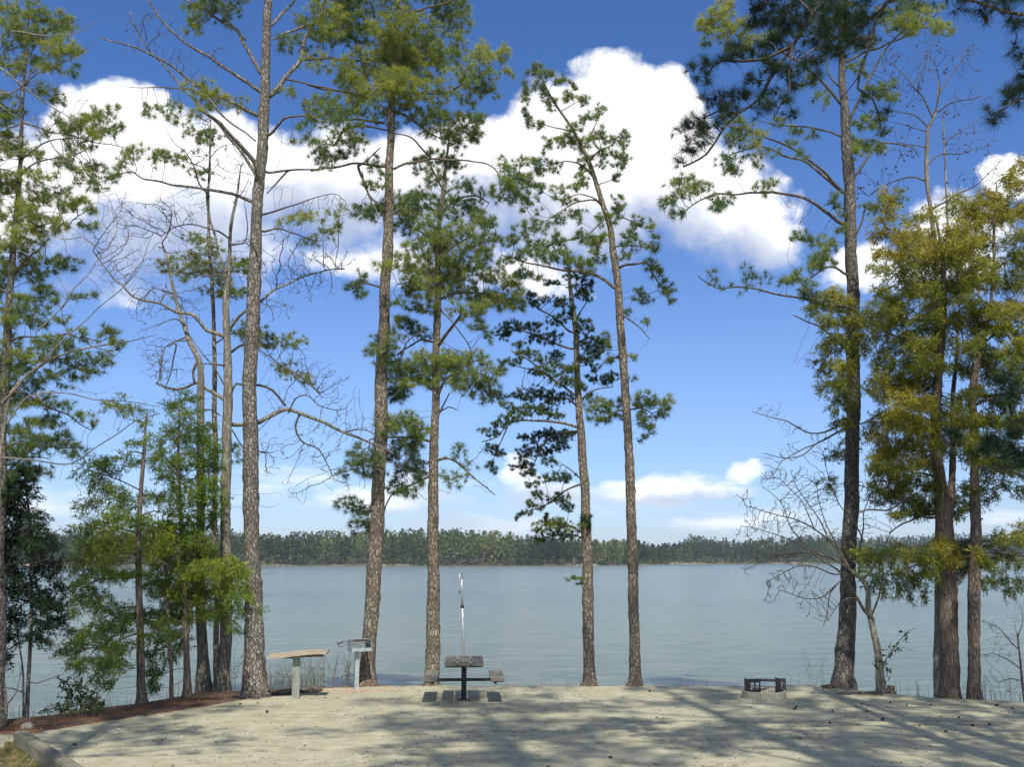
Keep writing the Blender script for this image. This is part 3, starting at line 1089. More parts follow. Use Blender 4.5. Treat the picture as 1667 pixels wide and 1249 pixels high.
def px_tree(name, label, trunk, d=None, branches='', clumps='', style='pine', bark_m='pine_bark', twig_m='twig', seed=1, cat='pine tree', group=None,
            stems='', tint=0.45, dens=1.0, cones=None, base_on_ground=True, fold=0.45, over=None, flare=1.0, jd=0.25, scale_r=1.0, crown='crown', thick=1.0):
    """lay out a tree from widths (in photo pixels) measured along its trunk and limbs at its own distance d"""
    g = np.random.default_rng(seed * 13 + 5)
    tp = parse(trunk)
    if d is None:
        d = hit(tp[0][0], tp[0][1])[1]
    def mk(pts, ds):
        return np.array([list(P(x, y, dd)) + [max(w * 0.5 / F * dd, 0.003)] for (x, y, w), dd in zip(pts, ds)])
    t3 = mk(tp, [d] * len(tp))
    if base_on_ground:
        gz0 = ground_z(t3[0, 0], d)
        foot = t3[0].copy()
        foot[2] = gz0 - 0.15
        if foot[2] < t3[0, 2] - 0.05:
            t3 = np.vstack([foot, t3])
            t3[0, 3] = t3[1, 3] * 1.1
        base = (float(t3[0, 0]), float(d), float(gz0))
    else:
        base = tuple(float(v) for v in t3[0, :3])
    trunks = [t3]
    skel = [(x, y, d, w) for (x, y, w) in spline(np.array(tp), 6)]
    for line in stems.strip().splitlines():
        pts, *o = line.split('|')
        off = float(o[0]) if o else 0.0
        q = parse(pts)
        ds = [d + off * k / max(1, len(q) - 1) for k in range(len(q))]
        trunks.append(mk(q, ds))
        skel += [(x, y, dd, w) for (x, y, w), dd in zip(q, ds)]
    sk = np.array(skel)
    brs = []
    for line in branches.strip().splitlines():
        pts, ww, *o = line.split('|')
        w0, w1 = (float(v) for v in ww.split(','))
        q = np.array(parse(pts))
        da = np.hypot(sk[:, 0] - q[0, 0], sk[:, 1] - q[0, 1])
        db = np.hypot(sk[:, 0] - q[-1, 0], sk[:, 1] - q[-1, 1])
        if db.min() < da.min():
            q = q[::-1]
            da = db
        j = da.argmin()
        if da[j] < 40:
            dj = sk[j, 2]
            if da[j] > 2:
                q = np.vstack([sk[j, :2], q])
        else:
            dj = d
        ln = np.concatenate([[0], np.cumsum(np.hypot(*(np.diff(q, axis=0).T)))])
        Lm = ln[-1] / F * d
        off = float(o[0]) if o else g.uniform(-fold, fold) * Lm
        s = ln / ln[-1]
        ds = dj + off * s
        b = mk([(x, y, w0 + (w1 - w0) * a ** 0.8) for (x, y), a in zip(q, s)], ds)
        brs.append(b)
        sp_ = spline(np.column_stack([q, ds, np.full(len(q), 1.0)]), 8)
        sk = np.vstack([sk, sp_])
    cl = []
    for tok in clumps.split():
        v = tok.split(',')
        x, y, rx, ry = (float(k) for k in v[:4])
        ti = -1.0 if len(v) > 4 and v[4] == 'b' else float(v[4]) if len(v) > 4 and v[4] else tint
        de = float(v[5]) if len(v) > 5 else 1.0
        j = (((sk[:, 0] - x) ** 2 + (sk[:, 1] - y) ** 2)).argmin()
        gap = math.hypot(sk[j, 0] - x, sk[j, 1] - y) / F * d
        dd = sk[j, 2] + g.normal(0, jd) + g.uniform(-1, 1) * gap * 0.6
        c = P(x, y, dd)
        k_ = RS.get(style, 1.0) if ti >= 0 else 1.0
        rxm, rzm = rx * k_ / F * dd, ry * k_ / F * dd
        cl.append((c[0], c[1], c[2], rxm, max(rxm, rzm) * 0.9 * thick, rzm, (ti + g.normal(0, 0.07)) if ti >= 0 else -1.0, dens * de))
        if ti >= 0 and style in SAT:
            for rep in range(2 if rx > 16 else 1):
                if g.random() > SAT[style][0]:
                    continue
                an = g.uniform(0, 6.28)
                ro = g.uniform(0.8, 1.45)
                c2 = P(x + rx * ro * math.cos(an), y + ry * ro * math.sin(an) * 1.1, dd + g.normal(0, 0.35))
                f = g.uniform(0.45, 0.75)
                cl.append((c2[0], c2[1], c2[2], rxm * f, rxm * f, rzm * f * 1.1, ti - 0.04 + g.normal(0, 0.09), dens * de * SAT[style][1]))
    return build_tree(name, label, cat, base, trunks, brs, cl, style, M[bark_m], M[twig_m], seed, group, cones, over=over, flare=flare, crown=crown)


# --- the tall pine left of centre (thickest trunk)
px_tree('pine_tree', 'tall pine with the thickest grey-brown trunk and long bare upswept limbs, beside serving table',
        '417,1135,34 414,1090,32 413,1040,30 411,950,27 409,830,25 407,650,24 410,560,23 413,470,22 417,400,20 421,330,19 428,240,18 431,150,17 435,60,15 438,0,13 441,-120,9 443,-230,3',
        branches='''425,306 420,285 411,262 391,235 371,215 353,198 337,188 323,178|9,5|-1.2
427,306 414,277 386,239 356,202 337,185 313,158 293,135 269,108 242,81 222,47 209,17|7,2|0.9
420,188 400,178 370,161 336,151 309,131 286,111 262,94 249,88 215,76 161,59|8,2|-0.8
422,148 404,135 380,121 350,98 319,81 286,54 256,24 242,0|7,3
424,118 404,81 383,47 363,37 336,17 300,-2|8,3|1.2
400,64 384,48 357,20 341,0|5,3
417,229 387,209 363,188 340,161 313,144|6,3|-1.5
410,328 385,318 353,311 303,304 262,296 232,289 215,279 192,282|7,2|0.8
313,145 269,143 232,143 205,140|3,1
441,155 464,128 488,98 495,67 515,34 530,0|9,5|1.0
444,64 471,50 505,39|6,3|-0.8
442,40 461,20 478,0|6,4|0.7
439,219 457,199 471,190 505,188 528,198 552,192|6,2|-1.0
437,281 471,277 505,277 538,272 560,269|5,2|1.2
434,316 451,296 467,279|4,2
432,348 471,336 505,325 538,316 552,318|4,1|-1.0
431,377 454,372 478,380 505,390 530,392|4,1|0.8
490,98 525,93 560,100 590,115|4,2|0.6
462,128 500,135 535,143 560,150|4,2|-0.7''',
        clumps='''330,140,22,14,.7,.7 345,160,28,14,.72,.8 320,180,16,10,.6,.6 300,130,14,8,.6,.4 262,180,28,13,.45,.55 275,192,20,9,.45,.5 245,170,14,8,.4,.5 290,165,14,8,.5,.4
        205,262,16,12,.62,.9 225,245,16,11,.68,.9 200,275,14,8,.5,.8 245,262,20,8,.5,.6 270,255,24,9,.4,.5 320,28,22,16,.65,.9 345,12,24,12,.6,.9 360,30,18,12,.5,.7 312,8,18,10,.6,.8
        380,170,28,16,.55,.35 330,225,30,12,.45,.3 505,30,30,18,.6,.8 525,50,25,16,.6,.8 545,20,22,18,.6,.9 480,70,22,14,.4,.7 462,70,14,12,.35,.7 520,100,30,14,.5,.6 555,105,25,12,.55,.6
        530,165,28,12,.45,.7 555,180,22,12,.4,.7 520,198,25,10,.35,.6 500,210,20,8,.4,.5 470,150,16,10,.4,.5 480,145,10,8,.4,.5 500,232,18,9,.4,.8 525,255,22,12,.4,.6 545,235,14,9,.4,.6
        500,350,30,8,.6,.7 475,360,22,8,.6,.7 530,372,24,10,.6,.8 510,392,25,8,.62,.7 545,350,16,10,.55,.6
        230,50,40,40,b,.35 215,75,25,15,b,.5 255,40,35,35,b,.35 290,100,40,30,b,.3 350,100,30,30,b,.3 460,300,22,20,b,.5 540,330,25,18,b,.5 450,370,25,12,b,.5 440,930,22,8,b,.4 445,975,18,8,b,.4 470,240,20,24,b,.5 400,-60,60,40,.5,.8 470,-80,60,40,.5,.8 440,-160,50,50,.5,.8 350,-60,60,30,.5,.6''',
        bark_m='pine_bark_grey', seed=61, tint=0.5, dens=0.95, cones=(8, 0.026, 'pine_cone'))

# --- pine with the leaning trunk behind the grill
px_tree('pine_tree', 'tall right-leaning pine behind the pedestal grill, with a broad yellow-green crown',
        '597,1117,25 601,1060,24 605,1000,24 612,900,23 617,760,22 621,620,20 627,480,18 630,400,17 634,300,15 637,200,13 643,100,11 648,0,9 652,-120,3',
        branches='''643,274 660,266 701,259 748,261 789,266 809,279 815,300 822,322|5,2|-0.7
636,271 605,268 575,266 540,272 505,277|5,3|0.8
616,355 611,340 604,325 592,295 583,270|5,3|-0.9
583,272 600,258 620,240|3,2
631,350 612,330 600,320 588,280|4,2|0.9
500,190 540,185 570,176 594,161 612,148 631,131|3,6|-0.6
540,197 560,196 590,195 625,200|2,5|0.8
545,235 560,212 590,205 630,212|2,5|-0.7
640,180 665,190 690,210 715,225 735,228|5,2|0.8
640,215 665,222 685,240 700,255|4,2|-0.9
635,98 665,82 690,68 705,45 712,20|5,2|0.8
640,150 680,150 720,150 760,135 790,120 802,105|5,2|-0.7
500,95 540,95 580,98 620,95 636,110|2,5|0.9
500,138 530,145 566,150 600,160|2,4|-1
645,60 610,45 580,20 560,0|5,2|0.5
647,30 680,15 715,5 745,-5|5,2|-0.6
600,130 590,110 585,80|3,2
627,470 605,463 590,462 578,470|4,2|-0.4
626,590 650,585 660,560 690,535|3,2|-0.2''',
        clumps='''600,40,48,28,.62 650,40,40,30,.66 690,55,42,30,.6 735,30,38,28,.5 600,105,42,26,.78,1.3 640,80,34,30,.78,1.3 680,110,44,28,.68,1.2 735,85,36,24,.45 780,95,26,16,.62 812,90,20,14,.68 830,115,10,8,.6
        790,125,26,16,.5 755,125,24,16,.55 700,150,44,18,.72,1.3 650,150,36,18,.74,1.2 610,150,26,16,.62 575,135,22,14,.6 570,55,30,24,.5 545,20,28,20,.5 528,170,22,14,.35 560,215,22,12,.35 590,180,28,12,.5 560,185,26,12,.4
        730,190,30,16,.35 755,205,26,14,.32 775,222,12,14,.3 700,190,20,12,.4 745,225,28,12,.35 720,215,26,12,.4 800,150,14,10,.4 765,160,22,10,.45
        822,272,16,12,.4 845,262,13,9,.45 858,262,8,7,.45 820,300,20,14,.4 840,310,18,14,.35 855,295,12,12,.35 812,320,14,10,.35
        517,235,14,8,.35 580,235,22,12,.45 520,250,14,10,.3 545,255,26,10,.35 605,300,14,12,.3 610,270,18,12,.35 590,345,20,14,.35 612,345,18,14,.3 580,160,20,10,.6 625,190,20,12,.6 660,180,22,12,.5 640,205,12,10,.7
        575,470,13,15,.28 590,452,12,9,.3 590,480,12,8,.25 632,565,22,16,.4,1.1 605,575,12,10,.3,1.2 615,560,14,10,.35
        600,-50,70,40,.5 690,-50,70,40,.5 650,-120,60,40,.5 560,-20,40,20,.5''',
        seed=71, tint=0.5, dens=1.0, cones=(34, 0.03, 'pine_cone'))

# --- slimmer pine beside the picnic table
px_tree('pine_tree', 'middle pine rising just left of the picnic table, its foliage in separate yellow-green tiers',
        '702,1118,22 704,1050,22 705,1000,21 706,900,19 704,830,17 706,740,15 709,660,13 710,580,12 713,500,11 712,430,9 716,370,8 722,300,6 730,240,4 735,200,2', d=23.6,
        branches='''716,560 728,542 742,524 750,512|7,4|-0.8
704,556 685,553 670,563 655,572 640,580|5,2|0.7
712,648 722,625 735,610 760,605 790,608|6,2|-0.6
710,640 690,625 665,622 645,635|5,2|0.6
704,720 680,715 655,713 630,714 600,715|5,2|-0.5
703,775 690,780 660,795 640,805 627,825 622,850|4,2|0.7
711,750 728,746 742,752 755,763 775,780 790,792 806,805|5,1.5|-0.8
712,490 735,480 765,478 795,480 825,488|5,2|0.6
712,470 690,462 665,458 645,462|4,2|-0.6
715,420 740,400 770,385 800,380|4,2|-0.6
715,400 690,380 665,370|4,2|0.6
722,310 705,280 695,255|4,2|-0.3
718,345 745,325 775,318 795,330|4,2|0.5
706,690 722,660 732,640|4,2|0.3
716,672 730,663 742,668|3,1.5|-0.3
713,500 740,530 762,560 770,590|3,1.5|-0.6''',
        clumps='''655,330,24,20,.35 690,325,26,22,.4 735,325,28,20,.42 765,340,24,16,.4 785,365,20,14,.42 660,365,22,18,.38 700,365,30,18,.45 750,375,28,18,.5 795,390,24,14,.45 690,400,36,16,.55 735,405,32,18,.68,1.2 780,410,28,14,.6
        665,430,30,16,.55 715,435,36,18,.72,1.3 765,440,36,18,.6 810,450,28,12,.55 835,470,20,10,.55 690,465,36,16,.55 740,470,38,16,.68,1.2 790,485,30,14,.55 825,490,20,10,.5 850,498,12,8,.45 700,500,26,14,.5 750,505,28,14,.5 780,530,16,14,.28 795,545,8,10,.28
        705,255,22,18,.35 740,265,20,16,.35 735,225,16,14,.35 700,290,20,14,.35 760,300,16,12,.38 665,470,14,12,.3 650,490,12,10,.28 670,530,20,14,.3 690,545,14,10,.3
        655,595,28,12,.42 690,585,28,16,.5,1.2 725,585,26,16,.52,1.2 750,598,30,14,.55,1.2 785,600,30,14,.5 812,603,14,10,.45 660,615,34,14,.42 640,640,22,12,.28 655,645,20,10,.25 760,628,28,12,.38 790,635,24,14,.25 805,645,12,10,.25 700,610,30,14,.55,1.2 730,615,24,12,.5
        650,690,26,14,.45,1.2 680,700,20,18,.42,1.2 635,700,22,12,.42 665,715,20,12,.3 660,680,12,14,.5 580,735,16,14,.25 605,742,18,12,.22 580,760,20,14,.2 640,740,20,14,.22 672,735,18,12,.25 655,765,24,14,.2 680,775,16,12,.2 640,790,18,12,.2 670,800,14,10,.2 600,775,12,10,.2
        575,825,18,10,.2 555,820,10,8,.2 600,832,14,9,.2 580,858,13,11,.15 605,850,14,10,.18 620,870,8,6,.15 748,735,18,9,.25,.6 745,775,20,10,.25,.6 765,760,14,8,.25,.5 740,790,12,6,.2,.5 780,500,12,10,.4 790,730,16,20,b,.4 720,800,20,20,b,.3 775,790,18,10,b,.4''',
        seed=81, tint=0.42, dens=1.05, cones=(16, 0.028, 'pine_cone'))

# --- short-needled pine with plate-like foliage
px_tree('pine_tree', 'slender pine in the middle with small dark plates of short needles along its left side',
        '960,1119,17 958,1060,17 957,1000,18 956,900,17 953,820,15 948,740,14 944,680,12 941,620,10 938,560,9 932,500,8 926,440,5 921,400,2',
        branches='''940,696 910,688 876,686 843,686 826,696 806,713 785,720|5,2|-0.6
943,666 925,650 910,649 890,646 862,640|4,2|0.6
935,643 910,625 876,602 853,582 832,571|5,2|-0.7
900,615 880,604 855,600 832,592|3,1.5|-0.2
944,655 957,642 975,632 997,630|4,1.5|0.4
930,568 907,560 880,548 845,535|4,2|0.5
927,540 903,518 880,504 856,484|4,2|-0.5
940,703 910,706 886,722 866,765|4,1.5|0.7
946,780 930,767 915,758|3,1.5|-0.3
942,790 913,803 886,824 850,835|4,1.5|-0.5
937,520 950,500 960,480|3,1.5|0.3
940,560 955,548 965,530|3,1.5|-0.3
826,696 815,720 806,740 800,760|2.5,1|-0.2
955,870 930,858 905,850 885,845|3,1.5|-0.4
955,880 930,870 900,874 876,880|3,1.5|0.5
956,945 945,942 936,943|3,1.5|0''',
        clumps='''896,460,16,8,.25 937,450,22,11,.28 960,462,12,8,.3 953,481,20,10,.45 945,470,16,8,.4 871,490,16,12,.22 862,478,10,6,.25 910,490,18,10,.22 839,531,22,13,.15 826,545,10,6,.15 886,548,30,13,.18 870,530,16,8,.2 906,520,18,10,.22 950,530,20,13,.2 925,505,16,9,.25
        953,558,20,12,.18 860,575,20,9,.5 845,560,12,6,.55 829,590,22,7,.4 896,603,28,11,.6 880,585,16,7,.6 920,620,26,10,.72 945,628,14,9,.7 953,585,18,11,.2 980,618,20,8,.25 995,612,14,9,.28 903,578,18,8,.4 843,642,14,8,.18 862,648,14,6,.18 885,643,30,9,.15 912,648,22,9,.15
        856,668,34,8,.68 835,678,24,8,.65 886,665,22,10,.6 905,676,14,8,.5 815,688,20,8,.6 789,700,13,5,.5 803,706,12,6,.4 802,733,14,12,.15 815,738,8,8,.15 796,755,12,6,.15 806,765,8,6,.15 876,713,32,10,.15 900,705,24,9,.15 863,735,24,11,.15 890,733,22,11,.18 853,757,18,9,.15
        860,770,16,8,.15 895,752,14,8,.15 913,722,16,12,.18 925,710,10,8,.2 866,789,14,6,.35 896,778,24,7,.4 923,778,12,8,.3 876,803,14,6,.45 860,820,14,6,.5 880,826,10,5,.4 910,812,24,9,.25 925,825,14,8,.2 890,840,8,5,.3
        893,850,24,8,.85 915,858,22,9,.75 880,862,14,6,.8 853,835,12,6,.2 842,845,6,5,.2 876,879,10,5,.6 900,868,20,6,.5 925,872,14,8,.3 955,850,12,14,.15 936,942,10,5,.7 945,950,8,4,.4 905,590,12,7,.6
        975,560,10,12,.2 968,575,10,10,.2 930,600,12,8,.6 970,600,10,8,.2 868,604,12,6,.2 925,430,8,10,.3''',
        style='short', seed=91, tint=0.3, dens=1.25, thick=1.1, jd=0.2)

# --- tall pine that bends left towards its top
px_tree('pine_tree', 'tall slim pine right of centre, upper trunk bending left into a narrow crown',
        '1034,1119,18 1034,1060,17 1033,1000,17 1030,900,16 1025,800,16 1022,700,14 1016,620,14 1010,530,13 1005,460,13 998,410,11 994,370,10 985,340,9 968,290,8 950,245,6 929,205,5 899,160,3.5 880,120,2.5 876,98,1.5',
        branches='''999,468 990,460 977,452 950,444 917,439 883,434 843,423 816,415|6,2|-0.7
1003,440 1015,432 1030,430 1052,428 1064,447 1078,470 1092,492|5,1.5|0.6
1012,512 1024,520 1038,531 1048,541 1058,550|3.5,1.5|-0.4
1021,670 1008,668 994,676 985,684|3,1.5|0.3
1023,668 1045,666 1061,674 1072,682|3,1.5|-0.4
988,345 970,326 950,327 926,336 905,347|4,1.5|0.5
984,335 965,322 940,318 915,325|3.5,1.5|-0.6
964,285 945,268 925,262 900,265|3.5,1.5|0.4
958,262 975,245 995,235 1012,225|3.5,1.5|-0.4
993,365 1010,355 1025,360 1045,368|3,1.5|0.4
999,402 1020,400 1045,402 1062,404|3,1.5|-0.5
935,215 918,210 895,205 870,200|3,1.5|0.3
950,240 965,215 975,190|3,1.5|0.2
996,380 975,385 945,385 910,395 880,402|4,1.5|-0.6
975,300 990,295 1002,290|2.5,1|0.3
915,180 935,168 950,160|2,1|0.2
990,350 975,365 955,385|3,1.5|0.4''',
        clumps='''876,108,11,10,.35 870,118,8,8,.3 893,122,15,11,.38 910,130,8,8,.4 858,148,9,9,.3 853,160,7,6,.3 878,142,15,13,.35 856,185,10,10,.28 862,196,9,7,.25 876,202,13,10,.3 897,168,15,12,.38 927,160,14,11,.38 950,160,11,10,.4 933,142,8,8,.42 977,180,10,13,.45 955,192,13,11,.48
        937,205,14,12,.42 907,229,14,11,.35 893,238,10,8,.3 944,232,20,12,.4 974,215,16,11,.42 1018,220,10,11,.38 1014,235,9,8,.3 995,228,14,11,.4 1016,258,14,8,.3 1010,268,10,7,.25 987,252,18,11,.38 955,262,16,12,.42 925,228,12,9,.4 883,268,13,11,.4 905,272,14,9,.38 875,280,9,8,.3 1001,288,9,9,.25
        947,290,14,12,.45 935,305,12,10,.4 876,303,12,12,.3 846,296,14,12,.35 836,310,10,9,.3 863,326,18,12,.28 905,309,14,9,.35 920,325,14,9,.4 1004,330,14,12,.45 1010,348,10,10,.35 985,358,16,12,.42 940,348,16,10,.38 910,357,14,10,.38 876,366,18,11,.35 845,370,12,8,.35 1034,362,11,12,.4 1028,378,12,9,.32
        1058,370,8,9,.38 1066,383,6,5,.35 1028,397,18,10,.35 1063,402,12,10,.35 950,385,18,11,.42 903,395,22,11,.35 870,404,18,10,.35 970,395,18,10,.42 1018,415,12,8,.35 1060,430,14,12,.35 1080,462,14,10,.3 1088,475,8,9,.28 1040,474,12,8,.28 1052,490,12,6,.25 1091,492,5,7,.25 1068,445,10,10,.3
        905,420,26,10,.42 863,415,30,9,.38 935,425,26,10,.4 863,450,18,8,.22 848,440,12,8,.25 957,440,16,9,.35 975,420,16,9,.35 820,425,14,7,.35 830,395,16,9,.35 850,385,12,8,.35 1055,520,12,5,.35,.6 1023,508,6,6,.3 984,553,14,12,.3 975,570,10,8,.3 994,585,12,7,.25 1028,580,7,6,.35 1031,618,6,5,.3
        968,648,14,10,.35 985,660,16,11,.35 1004,655,14,11,.38 991,680,18,9,.3 965,668,10,10,.3 975,688,10,6,.25 1048,645,14,10,.42 1065,655,14,11,.4 1085,652,13,9,.42 1078,672,16,9,.35 1050,680,14,9,.32 1055,700,13,9,.25 1040,660,12,10,.4 1045,712,8,5,.25''',
        seed=101, tint=0.38, dens=1.25, cones=(26, 0.028, 'pine_cone'), over=dict(length=0.15))

# --- big pine on the right
px_tree('pine_tree', 'large dark-trunked pine on the right, long limbs reaching left, beside small bare forked tree',
        '1373,1121,30 1376,1060,28 1380,990,25 1383,900,24 1386,800,23 1389,700,22 1388,600,22 1388,500,20 1385,410,20 1382,320,19 1378,230,17 1372,150,13 1370,60,11 1368,-40,8 1366,-150,3',
        branches='''1369,363 1349,346 1319,326 1292,318 1261,314 1230,313 1201,316 1164,316 1134,330 1110,350|7,2|-0.8
1372,313 1349,293 1322,269 1302,259 1275,254 1251,242 1225,240 1195,250|7,2|0.8
1369,309 1335,276 1302,249 1268,232 1235,219 1211,212 1185,205|6,2|-1.2
1369,222 1349,212 1319,209 1288,205 1261,204 1235,198|4,1.5|1.0
1368,168 1349,145 1329,124 1302,101 1268,81 1235,67 1200,57 1180,45|6,2|-0.9
1389,290 1409,262 1426,240 1433,232 1458,233 1484,242 1495,255|6,1.5|0.9
1380,205 1396,165 1416,128 1436,87 1458,60 1480,37 1504,20|6,2|-0.6
1376,101 1403,87 1436,74 1463,64 1504,44 1530,40|5,2|1.0
1389,397 1398,370 1403,357 1413,336 1440,335 1462,330|5,2|0.6
1378,571 1362,555 1335,534 1315,524 1293,512|4,2|0.4
1378,447 1362,436 1345,437 1325,450 1305,460|5,2|-0.6
1385,510 1360,504 1335,497 1315,489 1278,482 1248,474 1228,469 1194,467 1171,469 1150,460 1137,450|6,1.5|0.8
1378,692 1362,695 1342,703 1320,704 1302,697 1280,685 1261,682 1240,675 1224,669|4,1|0.9
1380,696 1350,712 1330,722 1308,740 1285,746 1262,745 1240,738|4,1|-0.8
1330,722 1300,735 1275,750 1262,770 1245,783|2.5,1|-0.3
1374,150 1350,120 1345,90 1352,60|4,2|0.6
1372,60 1400,40 1430,20 1450,0|5,2|-0.5
1370,20 1340,0 1310,-15|5,3|0.6''',
        clumps='''1165,27,26,18,.68,1.2 1184,48,32,16,.62,1.1 1211,74,28,12,.6 1150,42,14,10,.6 1240,62,20,10,.55 1150,70,10,7,.45 1504,28,28,14,.65 1527,45,16,10,.55 1477,37,25,14,.6 1455,40,18,10,.55 1490,10,22,10,.6 1440,20,18,10,.5
        1211,212,28,14,.55 1194,198,20,12,.45 1215,232,20,8,.6 1184,262,22,12,.35 1200,280,14,7,.3 1245,303,20,8,.5 1177,323,22,12,.3 1165,335,14,6,.25 1120,303,22,10,.4 1105,320,20,10,.35 1144,305,18,8,.4 1085,330,16,9,.3 1100,347,16,7,.25 1115,290,16,8,.45 1270,200,14,8,.4 1240,250,20,8,.4,.6 1235,270,16,6,.35,.6
        1292,213,14,10,.4 1302,250,11,7,.45 1329,218,10,6,.35 1290,232,10,6,.35 1409,235,22,12,.62,1.1 1433,242,14,9,.6 1395,250,10,10,.55 1403,202,16,10,.35 1423,195,18,10,.35 1440,212,12,10,.3 1436,145,18,12,.4 1415,150,14,9,.4 1450,160,12,8,.35 1413,336,18,9,.4 1362,328,12,11,.4 1373,345,10,8,.4 1463,324,15,9,.35 1440,322,14,8,.4
        1309,388,18,8,.3 1335,392,16,9,.35 1356,400,14,9,.35 1297,384,10,6,.3 1370,372,12,9,.35 1329,420,20,12,.5,1.1 1340,412,12,10,.45 1302,447,18,9,.4 1318,460,15,7,.35 1280,455,12,7,.35 1350,430,12,9,.4 1225,443,24,10,.25,.35 1154,448,18,6,.25,.3 1170,462,16,6,.2,.3 1215,470,26,8,.2,.3 1245,455,14,10,.25,.35
        1340,160,22,9,.35,.7 1320,130,16,10,.4,.8 1395,110,20,10,.4,.8 1350,40,30,20,.45,.9 1385,20,28,18,.45,.9 1400,70,24,12,.4,.8 1345,785,14,9,.3,.8 1355,800,10,7,.3,.8 1255,672,24,16,b,.8 1290,700,28,20,b,.9 1250,760,20,24,b,.8 1285,735,26,20,b,.9 1340,720,26,24,b,.9 1300,590,20,10,b,.5 1290,335,16,12,b,.8 1300,360,14,10,b,.8
        1340,-50,60,35,.5 1410,-50,60,35,.5 1366,-110,50,40,.5 1480,-30,50,25,.5''',
        bark_m='dark_bark', seed=111, tint=0.42, dens=1.05, cones=(20, 0.026, 'pine_cone'))

# --- bare deciduous trees left
px_tree('bare_tree', 'leafless tree with pale lichened bark and crooked spreading limbs, just left of the thickest pine',
        '362,1127,26 364,1090,22 368,1040,20 369,950,18 366,850,16 368,760,17 370,660,15 371,590,13 370,550,12 369,490,11 372,450,8 374,400,6 377,360,5 385,320,4 392,270,2',
        branches='''368,549 353,543 336,538 323,523 311,512 286,508 262,494 229,487 212,479 200,466 188,459 176,443 165,430 151,410|7,2|-0.8
363,649 350,640 336,632 320,622 305,628 289,634 269,630 254,622|7,3|0.7
421,688 441,677 464,667 488,674 525,687 560,704 605,720 640,738|8,3|0.6
372,690 390,692 405,690 421,688|7,7|0.3
424,491 444,474 471,460 505,447 538,440 560,439|5,2|0.9
372,540 390,515 410,500 424,491|5,5|0.5
374,645 385,625 400,628 421,629 441,635 464,660|4,4|0.4
421,568 437,581 464,600 488,612 520,640|4,1.5|0.8
373,575 395,562 421,568|4,4|0.5
481,695 488,715 501,726 518,733 530,750 540,775|4,1.5|0.3
470,672 480,650 500,645 515,660 530,665|3,1.5|-0.3
372,480 360,420 345,370 337,315 343,290 343,240 343,200|5,2|0.4
372,440 360,445 340,450 320,447|4,2|-0.6
368,595 345,592 325,592|4,1.5|-0.5
372,640 358,615 330,575 310,550|3,1.5|0.6
380,330 395,312 405,290|2,1
341,320 325,300 315,270 300,245 285,235 270,215|3,1|-0.5
375,390 350,375 320,365 290,368 265,385|3.5,1.5|0.7
605,720 620,745 650,758 680,775|2.5,1
340,260 360,240 380,235|2,1
378,700 390,720 398,735|3,1.5|0.5
560,704 590,700 620,715 650,735|2.5,1|-0.4
372,400 400,390 400,340|3,1.5|0.7''',
        clumps='''200,430,50,45,,.5 250,500,50,35,,.5 180,390,40,50,,.45 290,480,40,40,,.5 230,360,60,40,,.5 300,340,50,40,,.55 340,260,45,45,,.5 390,280,40,40,,.5 320,420,50,40,,.45 270,590,45,40,,.45 300,640,45,30,,.35
        480,440,60,40,,.7 540,420,45,30,,.65 450,500,40,30,,.5 500,470,50,25,,.5 470,590,50,35,,.65 520,620,45,35,,.65 450,650,40,30,,.5 500,720,60,45,,.65 560,690,60,40,,.55 620,750,50,30,,.5 660,760,30,30,,.35
        440,740,30,40,,.45 480,800,40,30,,.25 560,770,50,40,,.35 550,640,40,40,,.5 200,340,40,40,,.3 330,190,25,25,,.3 400,420,40,40,,.4 540,350,40,30,,.35 470,390,40,30,,.4''',
        style='bare', bark_m='pale_bark', twig_m='twig_grey', seed=121, cat='bare tree', jd=0.7, over=dict(a0=0.0040, jitter=0.16, r0=0.0042, step=0.10, kill=0.11, persist=0.25))
px_tree('bare_tree', 'leafless crooked tree bending left, between the cedars and the pale lichened tree',
        '332,1127,28 330,1090,20 328,1040,16 327,960,15 327,870,14 327,770,13 327,700,12 327,640,11 326,600,10 318,575,9 309,560,8 301,535,7 294,515,6 286,487,6 280,462,5 270,412,4',
        branches='''270,412 264,395 270,385 276,375 280,345|3,1.5|-0.3
318,625 314,605 322,588|5,4|0.2
282,558 270,565 264,588 262,610|3,1.5|-0.5
287,562 281,590 275,615 270,635|3,1.5|0.3
309,553 295,555 285,556 275,565|3,1.5|-0.3
286,480 262,470 250,468|3,1|0.6
327,668 345,668 358,678|3,2|0.3
301,530 288,520 270,525 255,530|3,1|-0.5''',
        clumps='''270,350,30,40,,.6 255,420,30,35,,.4 300,400,35,40,,.5 250,560,35,40,,.5 265,610,25,35,,.5 310,500,30,40,,.4 240,480,35,30,,.4''',
        style='bare', bark_m='pale_bark', twig_m='twig_grey', seed=122, cat='bare tree', jd=0.5, d=22.2, over=dict(a0=0.0040, jitter=0.16, r0=0.0042, step=0.10, kill=0.11, persist=0.25))
